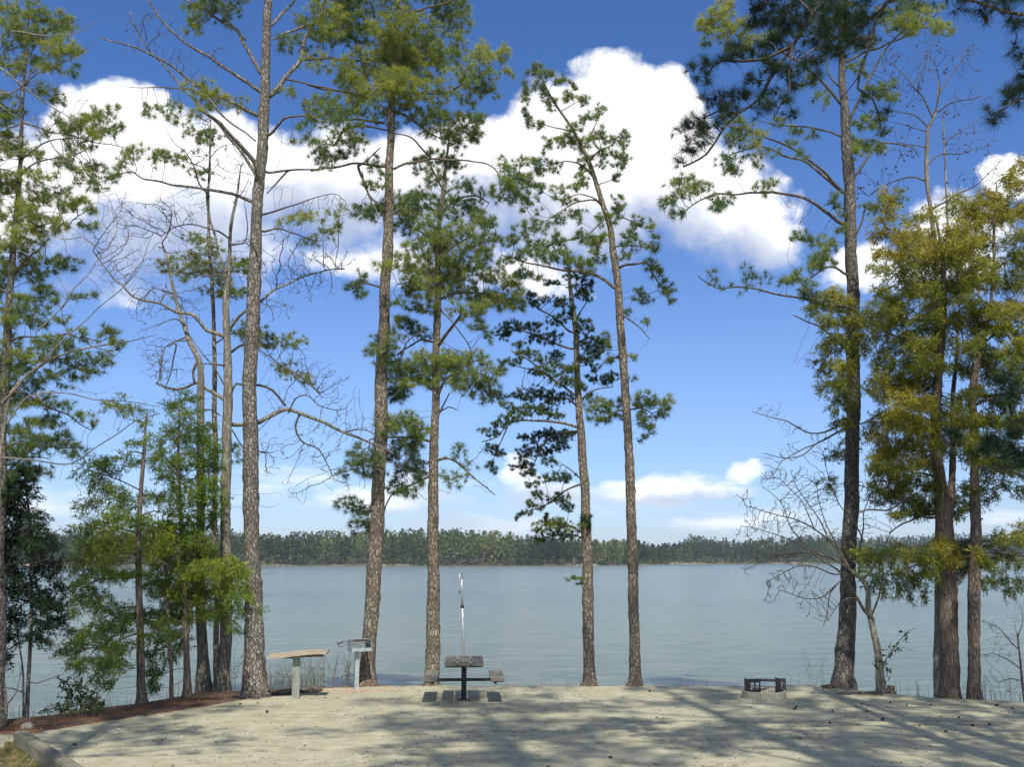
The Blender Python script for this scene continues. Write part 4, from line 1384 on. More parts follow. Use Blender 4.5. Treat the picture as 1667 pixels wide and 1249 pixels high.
# thin pine mixed with them
px_tree('pine_tree', 'thin young pine with sparse bright tufts, half hidden behind the pale lichened tree',
        '352,1122,9 352,1000,9 350,850,8 350,700,8 348,560,7 345,470,6 341,400,5 339,330,4 341,250,3 343,195,2', d=24.2,
        branches='''345,440 325,442 300,445 275,440|3,1.5|-0.4
347,450 365,440 390,430|3,1.5|0.3
341,280 325,270 305,265 285,262|2.5,1|0.3
349,560 375,545 405,540|3,1.5|0.3
350,740 370,728 390,725|3,1.5|-0.3''',
        clumps='''340,440,30,14,.68 305,443,28,12,.66 275,435,18,12,.6 375,430,28,12,.6 400,440,22,12,.62 360,470,20,14,.62 340,400,28,12,.5 310,385,16,9,.45 395,475,18,12,.6 345,225,24,10,.4 315,215,16,8,.4 340,175,16,8,.4
        290,262,20,9,.45 265,255,16,8,.45 325,285,18,8,.4 410,545,25,13,.72 395,540,18,12,.7 430,555,28,10,.65 465,562,22,8,.6 485,555,16,9,.6 455,600,20,8,.55,.8 485,612,22,9,.55,.8 505,620,14,8,.6,.8 375,740,18,14,.5,.7 370,480,16,12,.7 310,420,20,9,.5''',
        seed=123, dens=1.0, tint=0.55, over=dict(length=0.13))

# --- far left pines
px_tree('pine_tree', 'tall pine at the left edge with thin dark top and bright tufts on drooping limbs',
        '-6,1172,24 -4,1050,22 -2,900,20 2,780,17 6,660,15 12,560,13 17,470,11 22,400,10 28,330,9 32,260,7 36,190,6 40,110,4 45,30,3 50,-40,2', d=17.9,
        branches='''33,260 50,248 67,235 85,230 98,228 130,225|4,1.5|-0.5
30,290 50,270 67,262 90,258 110,255 150,240|4,1.5|0.5
35,200 60,205 85,215 110,218 140,228 180,235 200,240|3,1.5|0.3
25,380 50,372 80,365 110,368|4,1.5|-0.5
18,455 45,420 62,408 80,390|5,1.5|0.6
12,555 40,548 70,550 105,545 130,550|4,1.5|-0.4
38,140 60,120 85,110 120,90 145,75|3,1|-0.5
8,640 35,640 70,660 110,675 130,690 150,700|5,1.5|0.3
4,730 30,722 60,724 90,728 130,728|4,1.5|-0.4
8,600 40,590 80,585 120,583|4,1.5|0.4
38,150 20,120 0,100 -20,90|3,1|0.3
42,100 60,70 80,50 100,45|3,1|0.4
15,480 0,470 -20,470|4,2|0
0,780 40,745 80,745|4,1.5|0.3''',
        clumps='''25,20,30,18,.62 60,15,24,14,.55 85,35,26,14,.6 100,22,12,10,.6 55,60,34,16,.7 90,80,28,13,.65 120,78,12,9,.5 25,70,26,14,.5 15,105,20,10,.68 55,100,30,12,.6 90,108,20,9,.45 115,115,12,9,.45 130,80,10,8,.5 20,40,20,10,.5 105,60,10,8,.55
        130,197,24,12,.6 158,193,22,14,.65 178,182,14,11,.6 195,205,11,9,.4 150,218,22,10,.5 112,212,18,10,.5 95,200,14,8,.5 180,215,14,8,.4 140,235,18,7,.4 75,215,12,8,.4 60,250,18,10,.4 115,245,12,8,.45
        30,292,26,13,.6 62,286,22,10,.62 138,292,22,11,.55 128,322,20,10,.5 160,300,18,10,.35 60,325,24,11,.55 105,335,20,10,.5 20,350,25,16,.62 42,378,30,16,.66 90,358,18,10,.5 48,408,28,10,.6 10,300,14,14,.5 160,270,18,8,.5 185,290,14,8,.25 15,400,18,14,.6 110,310,14,8,.45 145,340,12,8,.4
        90,428,18,10,.3 75,478,22,14,.3 88,490,12,10,.25 60,455,14,9,.35 105,520,14,8,.35 130,542,20,9,.45 175,543,22,10,.5 195,560,12,8,.4 100,560,22,12,.35 62,560,22,11,.3 158,582,20,10,.28 118,590,26,12,.28 40,600,26,12,.28 88,610,24,12,.22 128,612,18,9,.25 60,628,20,9,.25 150,605,14,9,.25
        45,655,28,10,.58 90,660,22,8,.5 130,672,18,8,.4 150,688,12,6,.35 40,690,26,10,.32 98,708,22,10,.22 70,718,30,11,.22 108,725,22,8,.25 118,738,16,6,.5 30,738,18,12,.22 15,620,18,12,.4 10,690,14,14,.35 60,770,28,12,.2 20,560,18,16,.65 14,530,14,18,.65
        -20,200,40,30,.5 15,230,26,16,.5 75,310,24,10,.5 55,350,26,12,.55 120,430,22,9,.35 130,480,20,8,.3,.7 -15,300,40,30,.5 -20,450,40,40,.5 -20,600,40,40,.4 70,150,30,12,.5 20,240,26,14,.5 20,180,20,14,.5 110,270,24,10,.45 50,440,28,14,.5 20,500,24,20,.5 60,520,28,14,.45 40,580,30,14,.5 20,650,22,18,.5 30,720,28,18,.35 80,690,22,12,.3 10,770,24,20,.3 70,380,24,12,.5 140,370,16,8,.4''',
        style='pine', bark_m='dark_bark', seed=131, dens=1.15, over=dict(length=0.14, width=0.0066, a0=0.0065), tint=0.45)
px_tree('bare_tree', 'leaning pale bare sapling at the far left whose thin whitish stems cross the pines',
        '-8,1178,8 -6,1050,8 -4,900,7 -2,780,6 6,700,5 20,636,4.5 64,598,4 90,582,3.5 124,571,3 170,562,2.5 202,558,2 256,545,1', d=17.0,
        branches='''0,660 47,608 75,585 101,558 125,535 151,507 180,485 202,464 229,430 245,390|3.5,1
0,745 67,750 118,753 151,733 188,709 219,689 260,672|3,1.5|0.4
10,690 40,652 68,640 110,642 150,650 200,655 260,660|3,1|-0.3
60,640 70,660 79,672|2,1|0
0,270 20,255 50,250 90,262 120,262|2.5,1|0.5
0,150 15,152 30,145 45,130 60,110|3,2|-0.3
0,110 20,125 50,150 80,170 110,190 130,215 150,235|3.5,1|0.4
18,50 40,52 75,58 110,56 135,48 158,36|3,1|0
0,170 25,190 50,205 75,225 95,250 120,262|2.5,1|-0.4
60,540 100,500 120,470 140,450 160,420 190,370 180,330|2.5,1|0.3
55,380 100,390 130,385 155,400|2,1|0.2''',
        clumps='''200,440,60,50,,.3 150,380,50,40,,.35 120,470,60,40,,.3 180,330,40,40,,.3 100,150,60,60,,.25 40,130,50,50,,.3 60,200,60,40,,.3 130,250,40,40,,.25 200,700,50,40,,.25 150,640,60,30,,.25 60,760,60,40,,.25 130,790,40,30,,.25''',
        style='bare', bark_m='pale_bark', twig_m='twig_pale', seed=132, cat='bare tree', jd=0.4, over=dict(a0=0.0105, r0=0.003), flare=0.5)
px_tree('cedar_tree', 'dark shaded cedar at the lower left edge with a thin black stem',
        '43,1170,7 46,1120,6 49,1060,5.5 52,1000,5 51,900,4.5 45,820,4 38,760,2',
        branches='''51,900 30,885 5,880|3,1.5|-0.3
52,950 75,935 95,920|3,1|0.3
47,850 25,840 0,835|3,1|0.3
52,980 30,975 5,965|3,1|-0.3
41,1130 20,1122 0,1118|2.5,1|0.3
42,1110 60,1112 80,1105 100,1100|2,1|0.2''',
        stems='''38,1168,3.5 38,1120,3 37,1090,2.5 30,1040,2 25,1000,1.5|0.3''',
        clumps='''15,780,24,18,.3 30,800,34,16,.25 20,835,30,20,.3 55,845,24,14,.3 50,870,30,18,.25 15,880,28,18,.3 60,895,30,16,.3 90,885,12,8,.35 25,925,34,18,.25 78,925,24,13,.35 20,965,30,16,.25 68,975,28,15,.25 95,955,12,9,.4 85,990,18,12,.3 25,1005,26,12,.25 75,1015,22,11,.25 15,1040,22,12,.25
        60,1038,18,7,.3 5,1070,14,14,.3 40,950,20,14,.25 5,745,16,16,.25 45,770,18,10,.3 75,1045,14,6,.3 100,1010,8,8,.4 8,820,14,30,.5 4,900,12,30,.3''',
        style='dark', bark_m='dark_bark', seed=141, cat='cedar tree', dens=1.1, tint=0.3, flare=0.4)

# --- cedars left of the bare trees
px_tree('cedar_tree', 'small reddish-barked cedar alone at the gravel edge, with a snagged broken top',
        '232,1147,14 231,1100,13 229,1040,12 227,950,10 227,880,9 229,800,7 234,740,6 238,700,4 240,672,3',
        branches='''228,905 200,900 165,905 140,912|3,1.5|0.6
228,870 200,862 175,858 150,868|3,1.5|-0.5
231,800 205,785 180,775 150,768 120,762|2.5,1|0.4
236,740 215,735 205,745 198,765|3,1|-0.3
228,940 195,940 160,945 130,960|3,1.5|0.4
229,990 200,990 170,1005 150,1015|3,1.5|-0.4
229,1030 200,1040 180,1055|3,1|0.3
240,690 225,685 205,680 190,665|2.5,1|0.3
228,905 245,905 265,915 284,925|3,1.5|-0.7
230,840 250,832 270,838|3,1|0.3''',
        clumps='''188,659,18,9,.72,.7 208,666,22,9,.78,.8 230,690,12,10,.6,.5 219,723,14,8,.5,.7 202,746,20,10,.45,.8 161,753,20,9,.35,.8 182,767,26,11,.35,.8 150,775,18,8,.3,.7 161,792,18,9,.35,.8 188,803,24,11,.4,.8 150,820,22,9,.4,.8 208,820,26,12,.5,.9 190,845,32,16,.72,1.2 225,850,16,12,.75,1.1 141,860,22,11,.4 150,885,28,13,.5 175,905,34,13,.6,1.1 208,885,28,14,.7,1.1
        128,912,20,11,.42 150,935,32,12,.5 200,935,32,12,.6 128,950,16,8,.4 135,972,30,11,.45 175,988,34,12,.45 118,995,12,8,.4 188,1020,28,13,.45 150,1028,24,10,.6 212,1002,20,12,.4 111,1030,10,6,.4 121,1055,20,9,.65 161,1048,28,11,.65 185,1062,24,12,.55 135,1078,26,9,.6 170,1083,18,10,.45 161,1108,10,9,.4 178,1112,10,9,.35 195,1085,14,10,.4''',
        style='cedar', bark_m='cedar_bark', seed=151, cat='cedar tree', dens=1.1, tint=0.5, thick=1.3, jd=0.5)
px_tree('cedar_tree', 'bushy bright green cedar with a reddish stem, just left of the two bare trees',
        '305,1131,12 303,1090,11 302,1040,10 300,980,9 297,900,8 293,820,6 290,740,4 292,660,2', d=21.2,
        branches='''298,930 320,925 345,925 370,930 390,945|3,1.5|-0.6
298,950 275,940 255,930|3,1.5|0.4
300,990 325,985 350,975|3,1.5|0.5
296,880 320,868 345,860|3,1.5|0.5
295,860 270,855 250,850|3,1.5|-0.4
292,790 315,780 340,772|3,1|0.4
300,1020 285,1035 270,1050|3,1|-0.4''',
        clumps='''286,659,18,12,.35,.8 303,645,14,10,.35,.7 296,675,20,14,.38,.8 275,700,14,12,.35,.8 249,719,18,12,.4,.8 293,713,22,14,.4,.9 320,700,18,12,.35,.8 336,712,16,14,.4,.9 346,730,16,14,.42,.9 256,740,22,12,.42,.8 303,746,26,16,.48 340,760,20,16,.4 343,790,18,16,.35 276,773,22,14,.4 303,790,24,15,.45 330,810,20,14,.38 260,810,20,12,.4 290,830,26,15,.45 325,845,22,14,.4 350,850,10,20,.35
        255,862,26,16,.6,1.1 286,868,28,18,.5 320,880,22,15,.4 256,890,30,16,.6 303,896,24,15,.5 275,923,32,14,.62,1.1 310,930,32,15,.66,1.2 345,925,26,14,.7,1.2 370,928,24,14,.72,1.2 390,935,12,16,.62 265,960,28,15,.55 310,965,32,16,.6,1.1 350,965,30,15,.65,1.1 385,975,14,18,.5 395,1000,7,9,.5 380,1020,10,14,.4,.8 250,1000,24,13,.4 290,1000,26,15,.55,1.1 330,1000,22,12,.5 360,995,18,10,.45
        260,1030,22,13,.35 288,1040,18,13,.35 245,1065,12,14,.25 250,1090,14,14,.25 252,1118,10,10,.2 275,1070,12,10,.3 330,900,18,14,.45 400,960,8,12,.5 425,995,6,3,.4 375,950,16,12,.6''',
        style='cedar', bark_m='cedar_bark', seed=152, cat='cedar tree', dens=1.1, tint=0.5, thick=1.3, jd=0.5)
px_tree('cedar_tree', 'thin-stemmed cedar sapling between the snagged cedar and the bushy bright green cedar',
        '279,1133,6 279,1090,6 277,1040,5 272,980,4 268,900,3 264,840,2', d=20.7,
        clumps='''275,960,20,12,.45 262,905,18,12,.5 285,985,16,10,.4 268,1010,14,9,.4 270,860,14,10,.45 255,1045,10,9,.3''',
        branches='''277,1050 262,1045 252,1048|2,1|0.2''', style='cedar', bark_m='cedar_bark', seed=153, cat='cedar tree', tint=0.4, flare=0.4)

# --- small bare forked tree by the right pine
px_tree('bare_tree', 'small leafless forked tree beside the large dark-trunked pine, its fine twigs fanning left and drooping',
        '1433,1130,13 1432,1090,12 1428,1050,11 1421,1015,10 1415,990,9 1414,965,8 1408,950,7 1398,940,6 1385,930,5',
        branches='''1421,1010 1405,992 1396,975 1385,958 1372,940 1350,920 1330,905|7,2|-0.4
1420,1000 1430,975 1436,955 1437,935 1432,915|4,2|0.4
1385,930 1365,915 1340,905 1310,900 1280,905 1250,912 1222,925|4,1|-0.5
1385,930 1368,900 1350,880 1325,862 1290,845 1255,835 1215,825|4,1|0.4
1385,930 1360,935 1330,925 1290,925 1255,945|3,1|0.6
1380,925 1362,890 1345,855 1335,820 1330,790|3.5,1|-0.2
1398,938 1400,900 1405,860 1408,830 1420,800|4,1|0.3
1405,945 1425,920 1440,890 1450,860|3,1|-0.3
1330,905 1290,880 1250,865 1205,858|2.5,1|0.2
1340,905 1310,885 1290,860 1270,820 1240,790|2.5,1|-0.5
1380,935 1360,955 1335,975 1310,975 1280,965|3,1|0.4
1370,945 1352,965 1345,995 1338,1020|2.5,1|-0.2
1350,880 1330,840 1300,800 1290,770|2.5,1|0.5
1325,860 1305,815 1270,780|2,1
1396,975 1380,975 1365,985 1350,1010|2,1|-.3
1405,880 1390,850 1365,820 1345,760|2.5,1|-.3''',
        clumps='''1215,815,22,18,,.9 1240,850,35,22,,.9 1290,820,35,25,,.9 1260,780,28,22,,.8 1300,780,30,25,,.8 1330,820,28,28,,.8 1290,860,35,22,,.9 1250,900,40,20,,.9 1220,925,20,12,,.9 1290,905,40,20,,.9 1280,945,40,18,,.9 1255,975,20,10,,.7 1320,965,25,14,,.8 1345,1000,16,16,,.9 1320,1000,14,8,,.6
        1345,870,25,25,,.7 1350,790,25,30,,.6 1410,850,25,30,,.7 1425,810,22,22,,.7 1440,890,20,20,,.7 1430,940,14,20,,.6 1300,985,14,8,,.6 1340,740,22,22,,.5 1390,790,20,25,,.5 1210,870,18,14,,.8 1440,960,10,20,,.5''',
        style='bare', bark_m='pale_bark', twig_m='twig', seed=161, cat='bare tree', jd=0.4, over=dict(a0=0.0024, r0=0.0048, jitter=0.08, step=0.11, kill=0.10, persist=0.35), flare=0.7)

# --- golden cedars right
px_tree('cedar_tree', 'golden-green cedar with the thicker dark trunk, second from the right edge',
        '1547,1138,31 1546,1090,30 1544,1040,30 1541,950,29 1539,880,28 1535,830,25 1528,760,18 1522,700,16 1526,620,14 1533,540,12 1535,450,8 1530,400,6 1522,350,3', d=21.3,
        stems='''1541,860,16 1549,800,12 1552,740,10 1550,680,8 1555,600,6 1560,520,4|0.5''',
        branches='''1525,600 1500,580 1470,555 1435,535 1405,520|5,2|0.3
1525,600 1505,550 1480,520 1460,500|4,1.5|-0.5
1532,540 1500,515 1470,500 1440,490|4,1.5|0.6
1530,470 1495,450 1465,430 1440,420|4,1.5|-0.5
1523,700 1490,690 1460,680 1430,675|4,1.5|0.5
1526,640 1490,640 1450,640 1415,640|4,1.5|-0.5
1530,780 1500,770 1470,775 1440,785|4,1.5|0.4
1536,840 1505,842 1478,815 1450,830 1425,830 1400,835|5,2|-0.3
1524,838 1500,840 1475,852 1460,862 1448,872|4,2|0.6
1538,885 1510,890 1475,895 1440,900 1410,905|5,2|-0.5
1540,905 1510,915 1480,925 1450,935|4,1.5|0.4
1533,420 1510,400 1480,385 1455,375|3.5,1|0.4
1550,650 1575,640 1600,635|3,1|-0.4
1543,900 1570,885 1600,890 1630,900|4,1.5|0.5
1405,520 1385,500 1350,495 1320,485|3,1|0.5
1415,640 1395,625 1370,610 1350,600|3,1|0.4
1430,675 1400,690 1375,690|3,1|0.4
1440,535 1415,530 1385,540 1350,560|3,1|0.7''',
        clumps='''1450,335,14,16,.75,.7 1445,355,14,10,.8,.8 1485,360,16,12,.55,.6 1515,350,14,12,.72,.8 1430,385,16,10,.78,.9 1455,378,18,10,.75,.9 1480,395,20,12,.75 1510,385,18,14,.7,.9 1530,410,24,16,.72,1.1 1435,415,18,9,.72 1465,415,22,10,.72 1500,420,24,14,.75,1.1 1545,430,24,16,.7,1.1 1440,440,14,9,.55 1470,445,22,12,.5
        1505,455,26,15,.6 1545,465,26,14,.62 1480,480,24,14,.5 1520,495,26,15,.5 1450,495,20,12,.55 1435,470,14,10,.55 1465,520,24,14,.62 1500,530,26,15,.5 1540,520,24,14,.6 1530,560,24,13,.78,1.1 1495,565,24,14,.5 1460,560,24,14,.55 1435,540,16,16,.6 1425,510,14,22,.5 1440,585,20,12,.55
        1480,590,28,14,.78,1.1 1515,595,22,14,.35 1465,620,26,14,.75 1500,625,26,15,.35 1430,620,16,14,.6 1445,645,24,13,.72 1480,655,28,14,.78,1.1 1515,655,24,14,.65 1435,680,24,12,.72 1470,690,28,14,.78,1.2 1505,690,26,15,.75,1.2 1540,690,20,18,.6 1430,710,20,12,.72 1465,725,28,14,.72,1.1 1500,725,24,13,.7 1535,725,16,15,.55
        1440,745,24,12,.65 1475,755,26,13,.6 1510,755,20,14,.5 1425,765,12,12,.5 1455,780,26,12,.45 1490,785,24,13,.5 1520,790,14,15,.5 1440,805,24,10,.3 1475,812,26,10,.3 1505,822,24,12,.3 1425,790,12,9,.35 1540,812,18,14,.6 1460,838,16,6,.25 1490,835,14,8,.3 1555,830,16,16,.35 1575,800,10,20,.3
        1400,900,14,7,.3,.7 1418,912,18,8,.4,.7 1440,903,24,9,.45,.7 1465,898,20,8,.5,.7 1490,904,24,10,.4,.7 1512,910,20,10,.38,.8 1530,890,16,14,.55,1 1547,905,16,16,.85,1 1556,930,10,14,.7,.8 1412,928,14,10,.3,.6 1432,940,14,14,.25,.6 1455,935,12,16,.3,.6 1476,944,14,14,.25,.6 1496,938,14,16,.3,.6 1516,930,14,14,.35,.7
        1440,960,8,10,.22,.6 1463,962,6,14,.22,.6 1482,968,6,10,.2,.6 1506,964,6,14,.3,.6 1568,888,18,8,.15,.8 1575,905,16,10,.15,.8 1572,925,14,10,.2,.7 1600,915,14,8,.25,.7
        1315,480,14,11,.35 1335,490,16,12,.35 1355,482,14,16,.62 1375,495,16,12,.72 1322,505,12,8,.3 1345,520,16,9,.4 1372,525,14,10,.72 1350,560,18,9,.3 1345,572,12,7,.35 1370,560,12,10,.55 1355,595,18,10,.35 1375,600,14,14,.6 1352,625,18,11,.3 1375,625,12,16,.6 1365,645,13,8,.3 1380,660,10,12,.55 1375,690,12,12,.4 1360,668,8,6,.3 1400,520,14,20,.6 1405,560,12,18,.55
        1362,740,10,9,.3,.7 1380,730,12,16,.55''',
        style='gold', bark_m='cedar_bark', twig_m='twig', seed=171, cat='cedar tree', dens=1.2, tint=0.6, thick=1.4, jd=0.6)
px_tree('cedar_tree', 'golden-green cedar with the slimmer reddish stripped trunk, nearest the right edge',
        '1588,1140,19 1587,1090,19 1586,1040,19 1585,950,19 1588,880,17 1588,830,16 1588,760,14 1585,690,14 1583,640,12 1590,600,10 1600,560,8 1612,500,6 1618,430,5 1620,360,4 1622,300,2', d=21.0,
        branches='''1590,600 1570,560 1560,520|4,1.5|0.4
1600,560 1625,540 1655,525 1690,515|4,1.5|-0.3
1586,660 1610,650 1640,640 1680,635|4,1.5|0.5
1585,690 1560,700 1540,720|4,1|0.5
1588,740 1615,735 1650,730 1690,725|4,1.5|-0.5
1612,500 1590,480 1570,465|3,1|0.4
1618,440 1640,425 1670,415|3,1|0.4
1618,400 1600,375 1585,350|3,1|-0.4
1588,880 1615,880 1645,870 1680,860|4,1.5|-0.3
1588,898 1620,900 1650,905 1690,905|4,1.5|0.4
1588,800 1575,790 1565,800|3,1|0.4
1621,340 1645,320 1670,300|3,1|-0.3
1590,848 1600,845|6,3|-0.1''',
        clumps='''1560,340,16,14,.7,.8 1585,335,18,14,.72,.9 1610,325,18,12,.78 1632,330,18,12,.8 1655,300,14,14,.78,.9 1640,290,14,10,.75,.8 1665,270,12,12,.8,.8 1570,370,24,16,.72 1600,360,24,14,.72 1635,355,20,12,.72,.9 1660,345,12,10,.75,.8 1565,400,26,16,.7,1.1 1595,395,20,12,.6,.8 1640,390,16,8,.5,.5 1580,430,24,14,.6 1610,430,16,12,.5,.7 1650,420,16,12,.4,.7
        1575,460,26,12,.6 1605,460,22,12,.55 1640,455,22,12,.45,.8 1665,460,14,14,.5,.8 1570,490,24,12,.5 1600,500,24,12,.55 1635,505,24,13,.8,1.1 1660,510,20,12,.82,1.1 1580,530,24,13,.5 1610,535,22,12,.6 1645,540,24,12,.5 1575,565,22,12,.5 1605,575,22,12,.5 1640,575,24,12,.45 1665,580,14,16,.3 1570,600,18,12,.5 1610,610,20,12,.4 1640,610,22,12,.3
        1585,635,16,10,.82,.8 1610,645,22,12,.45 1645,650,22,12,.35 1565,650,18,12,.55 1575,680,18,12,.6 1605,685,22,12,.55 1640,690,22,12,.35 1660,700,16,14,.25 1570,715,18,12,.65 1600,720,20,12,.55 1635,725,22,12,.3 1590,750,16,14,.62 1620,760,22,12,.3 1650,765,22,12,.25 1665,620,16,14,.4 1668,680,18,14,.4 1660,560,18,12,.6 1670,430,18,14,.6 1675,380,18,14,.65 1675,500,16,14,.7 1675,740,18,14,.3 1665,800,16,12,.3,.7 1690,330,20,18,.7 1690,600,20,30,.4 1600,780,14,14,.4 1575,740,14,12,.5 1630,790,14,12,.25,.7 1605,810,10,16,.25,.6
        1610,885,18,6,.35,.6 1645,878,18,9,.55,.8 1665,865,14,14,.65 1635,905,18,8,.3,.7 1608,922,14,10,.3,.7 1655,920,16,9,.35,.7 1625,942,12,12,.28,.7 1603,950,8,12,.35,.7 1595,905,10,14,.75 1660,948,10,9,.3,.7 1643,960,6,10,.25,.7''',
        style='gold', bark_m='cedar_bark', seed=172, cat='cedar tree', dens=1.2, tint=0.55, thick=1.4, jd=0.6)
# --- sweetgum with hanging seed balls
px_tree('bare_tree', 'tall leafless tree dotted with round dark seed balls, its top rising above the golden cedars',
        '1527,1136,13 1528,1040,13 1528,900,12 1527,760,11 1526,600,10 1525,480,9 1524,400,8 1520,370,8 1514,336,7 1510,303,7 1509,269,6.5 1509,235,6 1510,208,5 1520,192,4 1526,170,3 1528,130,2', d=24.6,
        stems='''1545,400,4 1543,370,4 1540,303,3.5 1537,235,3 1535,190,2|0.4''',
        branches='''1509,205 1494,192 1470,182 1446,178|3,1|-0.5
1517,188 1504,161 1490,141 1470,121 1453,104 1436,98|3.5,1|0.6
1520,188 1529,161 1529,135 1524,108|3,1|-0.3
1527,182 1547,168 1584,161 1598,155|3,1|-0.6
1510,296 1487,289 1463,293 1436,303 1415,320|3.5,1|0.6
1512,266 1530,252 1564,249 1590,240|3,1|0.6
1517,340 1554,320 1584,303 1605,286 1631,262|4,1|-0.5
1509,240 1485,235 1460,232|2.5,1|-0.4
1530,150 1550,120 1570,90 1578,70|2.5,1|0.4
1536,235 1560,215 1585,200 1600,190|2,1|0.4
1510,215 1480,205 1455,200|2,1|0.3
1494,145 1500,115 1510,85 1520,65|2,1|0.3''',
        clumps='''1450,100,35,30,,.5 1480,150,40,30,,.5 1440,190,35,25,,.45 1520,100,40,35,,.5 1570,100,35,35,,.45 1580,160,40,30,,.45 1600,230,35,30,,.4 1560,230,35,30,,.45 1470,250,40,25,,.45 1420,290,40,25,,.55 1450,310,40,20,,.45 1610,270,35,25,,.35 1570,290,35,20,,.4 1510,60,30,20,,.35 1480,210,30,20,,.4 1545,180,30,20,,.4 1390,310,30,20,,.4''',
        style='bare', bark_m='pale_bark', twig_m='twig_grey', seed=181, cat='bare tree', jd=0.5, cones=(95, 0.027, 'seed_ball'), over=dict(a0=0.0085, r0=0.0036, jitter=0.35))

# --- foreground pine, its trunk out of the picture on the right
px_tree('pine_tree', 'nearest pine, its trunk out of view, shaded dark limbs hanging across the top right corner',
        '2230,1540,95 2190,1200,84 2140,850,78 2100,500,70 2060,150,60 2040,-150,50 2030,-500,38 2030,-900,20 2030,-1150,6', d=9.6,
        branches='''2040,-150 1850,-190 1700,-170 1560,-130 1430,-70 1340,0 1322,20 1288,74 1255,124 1235,158 1201,185 1174,215 1150,249 1110,269|22,3|1.6
2045,-40 1850,-70 1700,-80 1580,-50 1500,-15 1443,7 1426,30 1420,67 1403,118 1396,145 1420,161 1433,195 1436,208|20,3|0.8
2055,40 1850,30 1760,20 1700,25 1660,25 1638,22 1604,10 1577,0 1540,-15|14,5|0.3
2060,140 1900,145 1760,160 1700,155 1660,160 1630,180|9,3|1.0
2110,560 1900,640 1790,690 1720,740 1650,765 1600,760 1560,740 1540,720|11,2|1.6
2100,500 1900,560 1770,600 1700,640 1650,635|8,3|1.4
1288,74 1250,95 1210,100 1174,98 1150,118|7,2|0.3
1420,60 1395,62 1365,60 1335,70 1300,95|7,2|-0.3
1290,70 1284,110 1282,150 1262,195|5,2|-0.2
1500,-15 1450,-30 1380,-20 1330,-30|8,3|-0.4
1322,20 1290,-5 1250,0 1225,15|6,2|0.3
1201,185 1170,180 1145,190|4,2|0.2
1403,118 1385,140 1370,160|3,1|0.2''',
        clumps='''1245,8,34,16,.35 1275,30,40,20,.4 1230,35,26,12,.35 1300,10,36,18,.4 1268,66,36,16,.45 1235,84,30,13,.4 1194,88,26,12,.35 1155,105,22,13,.35 1145,125,16,8,.3 1228,128,22,10,.35 1288,105,34,15,.45 1305,130,28,12,.45 1260,110,20,12,.4 1330,60,36,16,.4 1369,34,38,22,.45 1342,15,34,18,.4 1405,18,36,18,.4 1369,74,34,15,.4 1390,58,28,13,.4
        1330,95,30,12,.45 1194,150,24,12,.4 1164,168,22,11,.45 1184,182,22,11,.4 1215,150,18,10,.4 1134,196,24,12,.45 1115,208,20,9,.45 1140,220,24,11,.4 1120,240,22,10,.4 1105,262,14,7,.3 1160,205,18,10,.4 1241,176,16,10,.35 1268,165,20,11,.35 1250,150,16,8,.35 1285,185,14,8,.3 1430,-20,50,16,.4 1340,-30,50,16,.4 1300,40,30,14,.4
        1571,5,44,8,.4 1600,20,24,8,.35 1640,5,30,12,.4 1660,30,20,10,.4 1655,80,12,14,.5 1652,145,18,18,.5 1640,160,16,12,.45 1622,182,18,8,.35 1610,195,10,6,.35 1680,120,24,24,.4 1660,40,18,8,.4 1410,150,14,8,.3,.6 1430,180,12,8,.3,.6
        1548,706,18,12,.3 1560,715,12,9,.3 1625,722,28,14,.4 1650,740,26,18,.4 1600,735,18,10,.35 1640,628,22,13,.3 1660,640,18,14,.35 1660,700,18,16,.35 1690,760,30,20,.35 1545,735,8,7,.1''',
        style='pine_d', bark_m='dark_bark', seed=191, dens=1.7, tint=0.4, over=dict(a0=0.0070, step=0.07, kill=0.05, r0=0.0032, length=0.15, width=0.0040, n=46), fold=0.2, jd=0.15, base_on_ground=True, cones=(14, 0.026, 'pine_cone'))

# --- low growth along the bank
px_tree('shrub', 'low leafy green shrub at the bank below the small snag cedar', '150,1160,4 148,1145,3 140,1130,2',
        branches='''148,1150 120,1146 90,1152 60,1160|2,1|0.2
146,1140 125,1125 112,1110|2,1|0
149,1145 160,1130 165,1120|2,1|0.2''',
        clumps='''105,1110,10,6,.4 120,1118,16,10,.3 112,1132,12,10,.25 140,1138,22,12,.55 118,1148,22,8,.55 150,1150,18,8,.6 95,1155,16,7,.5 140,1130,10,8,.85 158,1148,12,7,.3 165,1152,8,6,.25 75,1158,8,5,.3,.5 128,1158,20,5,.5''',
        style='shrub', bark_m='dark_bark', seed=201, cat='shrub', dens=1.3, flare=0, crown='leaves')
px_tree('shrub', 'leafless twiggy shrub at the far right edge of the picture', '1668,1142,4 1664,1110,4 1660,1070,3 1655,1030,2', d=20.6,
        branches='''1662,1090 1640,1075 1615,1065 1598,1068|2,1|0.2
1660,1060 1640,1040 1620,1020 1600,1010|2,1|-0.2
1664,1110 1645,1105 1625,1112|2,1|0.2
1657,1040 1665,1010 1660,985|2,1|0''',
        clumps='''1640,1050,28,30,,.8 1620,1030,22,22,,.7 1655,1010,18,25,,.8 1630,1095,28,16,,.8 1610,1070,16,14,,.7 1650,1125,20,10,,.7''',
        style='bare', bark_m='dark_bark', twig_m='twig', seed=202, cat='shrub', over=dict(r0=0.0028, jitter=0.3, a0=0.007), flare=0)
